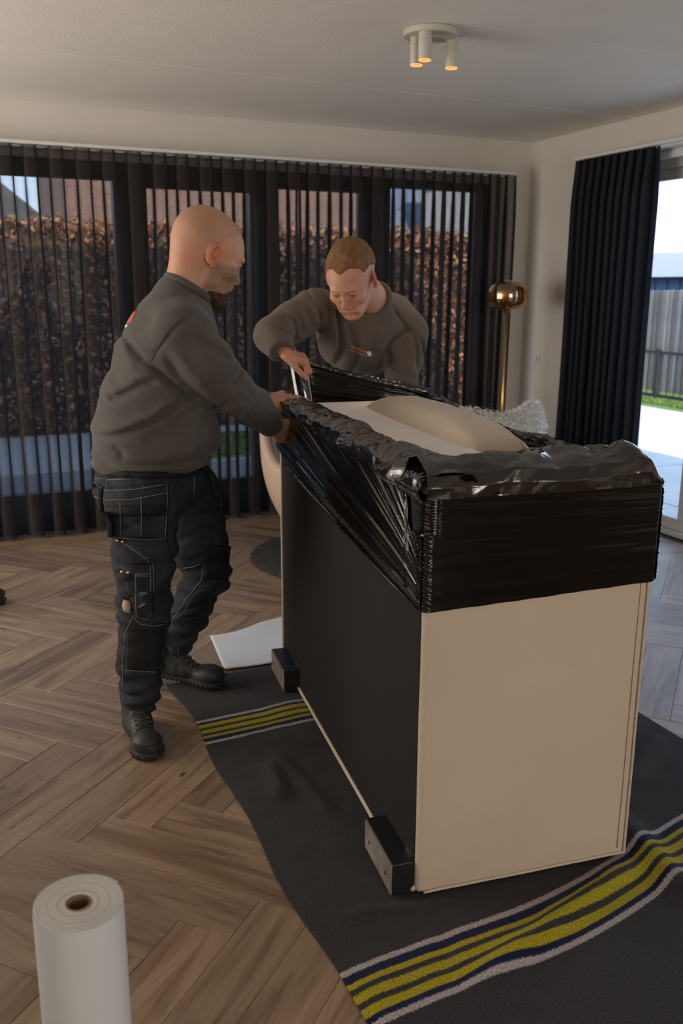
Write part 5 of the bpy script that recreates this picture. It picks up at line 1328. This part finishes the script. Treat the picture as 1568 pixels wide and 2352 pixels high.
for p in ([(450,1010),(500,1000),(505,1010),(455,1025),(450,1010)], [(445,1105),(490,1080),(493,1090),(448,1115),(445,1105)]):
    seam('stitching', all1, P2(p), M['stitch'], TR1, 0.0016, 0.002, 3)
for x, y in ((295,620),(333,628),(328,855),(372,862),(233,603)):
    h = cast(all1, 180+x/3.222, 1050+y/3.222, 0.003)
    if h: MB().lathe([(0.0,0.003),(0.005,0.002),(0.0065,0),(0.005,-0.003)], h, 12, Matrix.Rotation(pi/2,3,'X')).build('rivet', M['copper'], TR1, smooth=True)
seam('belt', bvh_of(TR1), P2([(92,80),(230,125),(450,140),(700,140),(930,100)]), M['twill2'], TR1, 0.012, 0.004, 8)

# boots
def boot(man, heel, toe, zb, pitch=0.0, scale=1.0, name='work_boot'):
    """heel and toe: ground points; built lying along them"""
    heel = np.array([heel[0], heel[1], zb]); toe = np.array([toe[0], toe[1], zb]); d = toe-heel; L_ = np.linalg.norm(d); X = d/L_
    Z0 = np.array([0,0,1.0]); X2 = X*math.cos(pitch)-Z0*math.sin(pitch); Z2_ = X*math.sin(pitch)+Z0*math.cos(pitch); Y = np.cross(Z2_, X2); R = np.stack([X2, Y, Z2_], 1)
    org = toe+Z2_*0-X2*L_
    g = lambda x, y, z: org+X2*x*L_/0.31+Y*y+Z2_*z
    _e = org+X*0.36; v = Vol(np.minimum(org,_e)-np.array([.13,.13,.06]), np.maximum(org,_e)+np.array([.13,.13,.26]), 0.0042)
    v.ell(g(.050,0,.045), (.050,.040,.045), R, .02); v.ell(g(.140,0,.046), (.085,.044,.042), R, .03); v.ell(g(.245,0.002,.040), (.066,.052,.040), R, .02); v.ell(g(.262,0,.050), (.046,.046,.034), R, .015)
    v.cone(g(.060,0,.07), g(.062,0,.185), .046, .052, .03); v.cone(g(.10,0,.06), g(.082,0,.17), .040, .046, .03)
    v.cone(g(.16,0,.065), g(.11,0,.12), .032, .036, .03)
    v.add(lambda P: 0.0018*np.sin(((P-org)@R)[...,0]*150)*np.exp(-((((P-org)@R)[...,0]-.17)/.03)**2)+0.0015*rnoise(P, 91, 6, 2))
    v.cut(g(0,0,.008), -Z2_, .002); v.cut(g(0.07,0,.19), Z2_+X2*-0.1, .006)
    b = vmesh(name, v, M['leather'], man, None, 1)
    s_ = Vol(np.minimum(org,_e)-0.1, np.maximum(org,_e)+0.1, 0.0042)
    s_.box(g(.045,0,.012), (.092*1,.082,.026), R, .012, .005); s_.ell(g(.05,0,.012), (.056,.044,.030), R, .01); s_.box(g(.15,0,.014), (.17,.078,.022), R, .01, .01); s_.ell(g(.245,0.002,.014), (.071,.057,.030), R, .02)
    s_.cut(g(0,0,.0), -Z2_, .001); s_.cut(g(0,0,.030), Z2_, .002)
    s_.add(lambda P: 0.0022*np.clip(np.sin(((P-org)@R)[...,0]*330)*4,-1,1)*(((P-org)@R)[...,2] < 0.018))
    vmesh('sole', s_, M['rubber'], b, None, 0)
    bb = bvh_of(b); la = MB(); ey = []
    for k in range(6):
        t = k/5; c0 = g(.205-.105*t, 0, .20); 
        pts = []
        for sy in (-1, 1):
            o_ = Vector(g(.205-.085*t, sy*.024, .30)); h = bb.ray_cast(o_, Vector(-Z2_))
            if h[0]: pts.append(h[0]+h[1]*0.003); ey.append(h[0]+h[1]*0.002)
        if len(pts) == 2:
            mid = (pts[0]+pts[1])/2+Vector(Z2_*0.006+X2*0.004); la.tube([pts[0], mid+Vector(Y*-0.006), pts[1]], 0.0022, 6)
            if k < 5: last = pts
            if k > 0: la.tube([prev[0], (prev[0]+pts[1])/2+Vector(Z2_*0.007+X2*0.004), pts[1]], 0.0022, 6); la.tube([prev[1], (prev[1]+pts[0])/2+Vector(Z2_*0.007+X2*0.004), pts[0]], 0.0022, 6)
            prev = pts
    tp_ = Vector(g(.115,0,.175))
    for sy in (1,-1):
        la.tube([tp_+Vector(X2*0.02*math.sin(t*pi)+Y*sy*0.032*math.sin(t*pi*1.0)*(1)+Z2_*(0.02*math.sin(t*pi)-0.0*t)+X2*0.03*t*(1-t)*2+Y*sy*0.01*t) for t in [i/9 for i in range(10)]], 0.0022, 6)
        la.tube([tp_, tp_+Vector(X2*0.03+Y*sy*0.03-Z2_*0.02), tp_+Vector(X2*0.045+Y*sy*0.045-Z2_*0.07)], 0.002, 6)
    la.build('laces', M['lace'], b, smooth=True)
    for e_ in ey: MB().tube([e_-Vector(Z2_)*0.002, e_+Vector(Z2_)*0.002], 0.0052, 8).build('eyelet', M['copper'], b)
    seam_ = MB().tube([Vector(g(.262+.050*math.cos(a), .050*math.sin(a), .058+.0*a)) for a in [-1.3+2.6*k/12 for k in range(13)]], 0.0028, 6).build('toe_welt', M['rubber'], b, smooth=True)
    return b
boot(man1, (0.512,3.065), (0.508,2.74), 0.002)
boot(man1, (0.605,3.395), (0.897,3.183), 0.010, 0.10)

# ================================================================== man bending over the far end of the sofa, facing the camera
H2 = 1.13
hc2 = A3(806, 640, 3.36); HR2 = rotm(math.radians(-133), math.radians(37), math.radians(2))
hv2 = fitvol(hc2+np.array([0.03,0.03,-0.03]), np.array([0.20,0.24,0.24]), 0.0026)
g2 = head(hv2, hc2, HR2, H2)
nb2 = A3(862, 698, 3.50)
hv2.cone(g2(-.030,0,-.045), nb2, .056*H2, .060*H2, .03); hv2.cone(g2(-.05,0,-.02), nb2+np.array([0,.02,0]), .048*H2, .056*H2, .03)
hv2.ell(nb2+np.array([0.0,0.05,-0.07]), (0.08,0.07,0.05), None, 0.03)
SH2R, EL2R, WR2R = A3(715,712,3.58), A3(628,770,3.50), A3(650,808,3.41)
SH2L, EL2L, WR2L = A3(930,765,3.50), A3(925,880,3.42), A3(905,960,3.36)
b2 = Vol((1.0,3.2,0.05), (2.5,4.35,1.62), 0.011)
CH2, BE2, PE2 = A3(825,790,3.56), A3(860,900,3.72), A3(900,1000,3.90)
b2.ell(CH2, (.15,.09,.13), None, .05); b2.ell(BE2, (.15,.13,.15), None, .06); b2.ell(PE2, (.16,.13,.13), None, .06); b2.ell((nb2+CH2)/2+np.array([0,.09,-.02]), (.09,.06,.06), None, .04)
b2.chain([SH2R, EL2R], [.055,.042]); b2.chain([EL2R, WR2R], [.042,.030]); b2.chain([SH2L, EL2L], [.055,.042]); b2.chain([EL2L, WR2L], [.042,.028])
FR2, FL2 = np.array([1.93,3.93,0.12]), np.array([2.24,3.97,0.12])
HP2R, HP2L = PE2+np.array([-.09,0,-.03]), PE2+np.array([.09,0,-.03]); KN2R, KN2L = np.array([1.95,3.84,0.50]), np.array([2.21,3.87,0.50])
b2.chain([HP2R, KN2R, FR2], [.09,.058,.04]); b2.chain([HP2L, KN2L, FL2], [.09,.058,.04])
RTw = np.array(loc2w(*RT)); 
h2r = Vol(WR2R-0.13, WR2R+0.19, 0.0026)
hand(h2r, WR2R, (0.80,-0.14,-0.34), (0.30,-0.30,0.80), -1, 1.10, (WR2R-EL2R)/np.linalg.norm(WR2R-EL2R), ((.6,1.0,.7),(.7,.9,.6),(.75,.9,.6),(.9,.55,.3)), 0.6, 0.03, 0.6)
h2l = Vol(WR2L-0.13, WR2L+0.16, 0.0035)
hand(h2l, WR2L, (-0.55,-0.35,-0.45), (0.1,-0.7,0.6), 1, 1.05, (WR2L-EL2L)/np.linalg.norm(WR2L-EL2L), (.3,.4,.3), 0.4)
man2 = vmesh('person', [b2, hv2, h2r, h2l], M['skin2'], None, dict(head_attr(g2, HR2, H2, hc2), stubble=lambda V: np.zeros(len(V))), 2)
tag(man2, 'ginger short haired man in brown-grey sweatshirt bending over the far end of the sofa', 'person')
hr = fitvol(g2(-.014,0,.05), 0.20, 0.0026)
Eh = lambda p, r, k, mode='add': hr.ell(g2(*p), np.array(r)*H2, HR2, k*H2, mode)
Eh((-.014,0,.038), (.1045,.0815,.0950), .01); Eh((-.047,0,.040), (.0765,.0755,.0820), .02); Eh((-.048,0,.010), (.0635,.0675,.068), .03)
Eh((.028,0,.024), (.074,.066,.070), .03)
def hcut(P):
    q = ((P-np.array(hc2))@HR2)/H2; x, y, z = q[...,0], q[...,1], q[...,2]
    line = 0.066+0.016*np.cos(np.clip(np.abs(y)/.05,0,1)*pi*1.0)*1.0   # hair line on the forehead
    f1 = x-(0.070+0.012*np.cos(y*70)-1.3*np.clip(np.abs(y)-.045,0,1))       # front edge
    f2 = (0.052-0.55*np.clip(-x,0,1)) - z
    return np.maximum(f1, f2)*H2
sl_, P_ = hr.sl(hr.lo, hr.lo+hr.h*hr.n); hr.F[sl_] = np.maximum(hr.F[sl_], hcut(P_)); hr.add(lambda P: 0.0013*rnoise(P, 62, 34, 2))
hh_ = vmesh('hair', hr, M['redhair'], man2, None, 1)
brows_eyes(g2, H2, man2, M['redhair'])
s2 = Vol((1.02,3.18,0.86), (2.5,4.1,1.66), 0.0065)
s2.ell(CH2+np.array([0.01,0,0.03]), (.200,.150,.160), rotm(0,0.0,0.15), .05); s2.ell(BE2+np.array([0,0,.02]), (.180,.165,.17), None, .06); s2.ell(A3(885,960,3.83), (.18,.165,.14), None, .06)
s2.cone(SH2R+np.array([0.05,0.02,-.01]), SH2L+np.array([-.04,0.02,0]), .095, .105, .05)
s2.cone(nb2+np.array([-.005,.01,-.012]), CH2+np.array([0.04,0,.08]), .080, .13, .04)
s2.ell(nb2+np.array([0.08,.08,-0.04]), (.13,.12,.09), None, .06)
s2.chain([SH2R, (SH2R+EL2R)/2, EL2R], [.085,.078,.072], .04); s2.chain([EL2R, WR2R+np.array([-.012,0.0,.006])], [.074,.052], .03)
s2.chain([SH2L+np.array([.012,0,0]), EL2L], [.090,.072], .04); s2.chain([EL2L, WR2L], [.070,.05], .03)
Z3 = lambda L, Y=3.50: [A3(580+x/3.733, 530+y/3.733, Y) for x, y in L]
for L, w, d in (([(740,620),(720,800),(730,1000),(740,1180)], .014, .012), ([(650,640),(640,800),(630,960)], .012, .008), ([(800,760),(820,950),(870,1200)], .016, .010), ([(690,700),(680,900),(680,1100)], .014, -.008),
                ([(560,640),(600,800),(612,900)], .014, .012), ([(480,600),(520,720),(590,860)], .016, -.007), ([(440,640),(470,760),(520,850)], .012, .006), ([(360,680),(390,800),(400,900)], .014, .008), ([(250,690),(320,780),(350,900),(360,960)], .012, .009), ([(300,720),(280,850),(230,900)], .014, -.006), ([(130,800),(220,860),(330,900)], .010, .006),
                ([(1040,1260),(1060,1080),(1120,920),(1240,840),(1290,860)], .009, .010), ([(1290,860),(1310,1000),(1290,1200)], .010, .008), ([(1000,840),(950,980),(930,1100)], .02, .006), ([(1140,640),(1230,800),(1290,880)], .010, .006), ([(1330,900),(1380,960),(1400,1100)], .012, .010), ([(1370,1180),(1330,1230),(1290,1320)], .012, .009), ([(1090,1000),(1130,1130),(1180,1220)], .014, .006)):
    s2.stroke(Z3(L), w*0.8, d*2.2)
s2.add(lambda P: 0.006*np.exp(-(rnoise(P*np.array([1.5,.8,.9]), 78, 2.0, 1)/.13)**2)+0.004*rnoise(P, 75, 2.2, 2)+0.0015*rnoise(P, 76, 6, 2))
s2.cut(A3(890,985,3.85), (-.15,0.2,-1), .01); s2.cut(WR2R+np.array([.004,-.002,-.004]), WR2R-EL2R, .006, WR2R-0.07, WR2R+0.2); s2.cut(WR2L, WR2L-EL2L, .006, WR2L-0.2, WR2L+0.08)
nax2 = (g2(-.030,0,-.045)-nb2); nax2 /= np.linalg.norm(nax2); nc2 = nb2+nax2*0.0
s2.cone(nc2+nax2*0.03, nc2+nax2*0.15, .070, .085, .004, 'sub'); tp2 = nc2+nax2*0.045
pass
SW2 = vmesh('sweatshirt', s2, M['sweat2'], man2, None, 1); bs2 = bvh_of(SW2)
e1 = np.cross(nax2, [0,0,1.0]); e1 /= np.linalg.norm(e1); e2 = np.cross(nax2, e1)
MB().tube([nc2+nax2*0.030+e1*0.078*math.cos(a)+e2*0.078*math.sin(a) for a in [2*pi*k/40 for k in range(40)]], 0.012, 10, closed=True).build('collar', M['sweat2'], SW2, smooth=True)
u_ = (WR2R-EL2R)/np.linalg.norm(WR2R-EL2R); cuff(WR2R-u_*0.032, WR2R+u_*0.014, .048, .041, SW2, M['sweat2'])
P3 = lambda L: [(580+x/3.733, 530+y/3.733) for x, y in L]
patch('chest_print', bs2, P3([(842,980),(978,1035),(978,1058),(842,1006)]), M['orange'], SW2, 0.0015, 10, 4, 0.001)
patch('chest_print_line', bs2, P3([(842,1020),(975,1070),(975,1078),(842,1028)]), mat('grey_print', (0.3,0.29,0.28), 0.7), SW2, 0.0015, 10, 2, 0.001)
patch('chest_emblem', bs2, P3([(978,1032),(1015,1035),(1020,1075),(985,1075)]), M['printwhite'], SW2, 0.0018, 6, 6, 0.001)
seam('shoulder_seam', bs2, P3([(1060,1190),(1075,1060),(1130,920),(1240,845),(1285,860)]), M['sweat2'], SW2, 0.0022, 0.0015)
seam('raglan_seam', bs2, P3([(1140,640),(1190,740),(1290,860)]), M['sweat2'], SW2, 0.0018, 0.0012)
t2 = Vol((1.72,3.62,0.08), (2.5,4.3,1.06), 0.009)
tro(t2, [(PE2, (.18,.155,.13), None)], [(HP2R, KN2R, FR2, (.11,.10,.082,.076,.064)), (HP2L, KN2L, FL2, (.11,.10,.082,.076,.064))]); t2.add(legwr)
TR2 = vmesh('trousers', t2, M['twill'], man2, None, 1)
boot(man2, (1.955,4.02), (1.88,3.72), 0.002); boot(man2, (2.27,4.06), (2.23,3.76), 0.002)

# black shoe entering at the left edge
tag(boot(None, (-0.14,4.55), (0.165,4.60), 0.002, 0, 1, 'shoe'), 'black shoe cut off by the left edge, on the floor near the curtain', 'shoe')
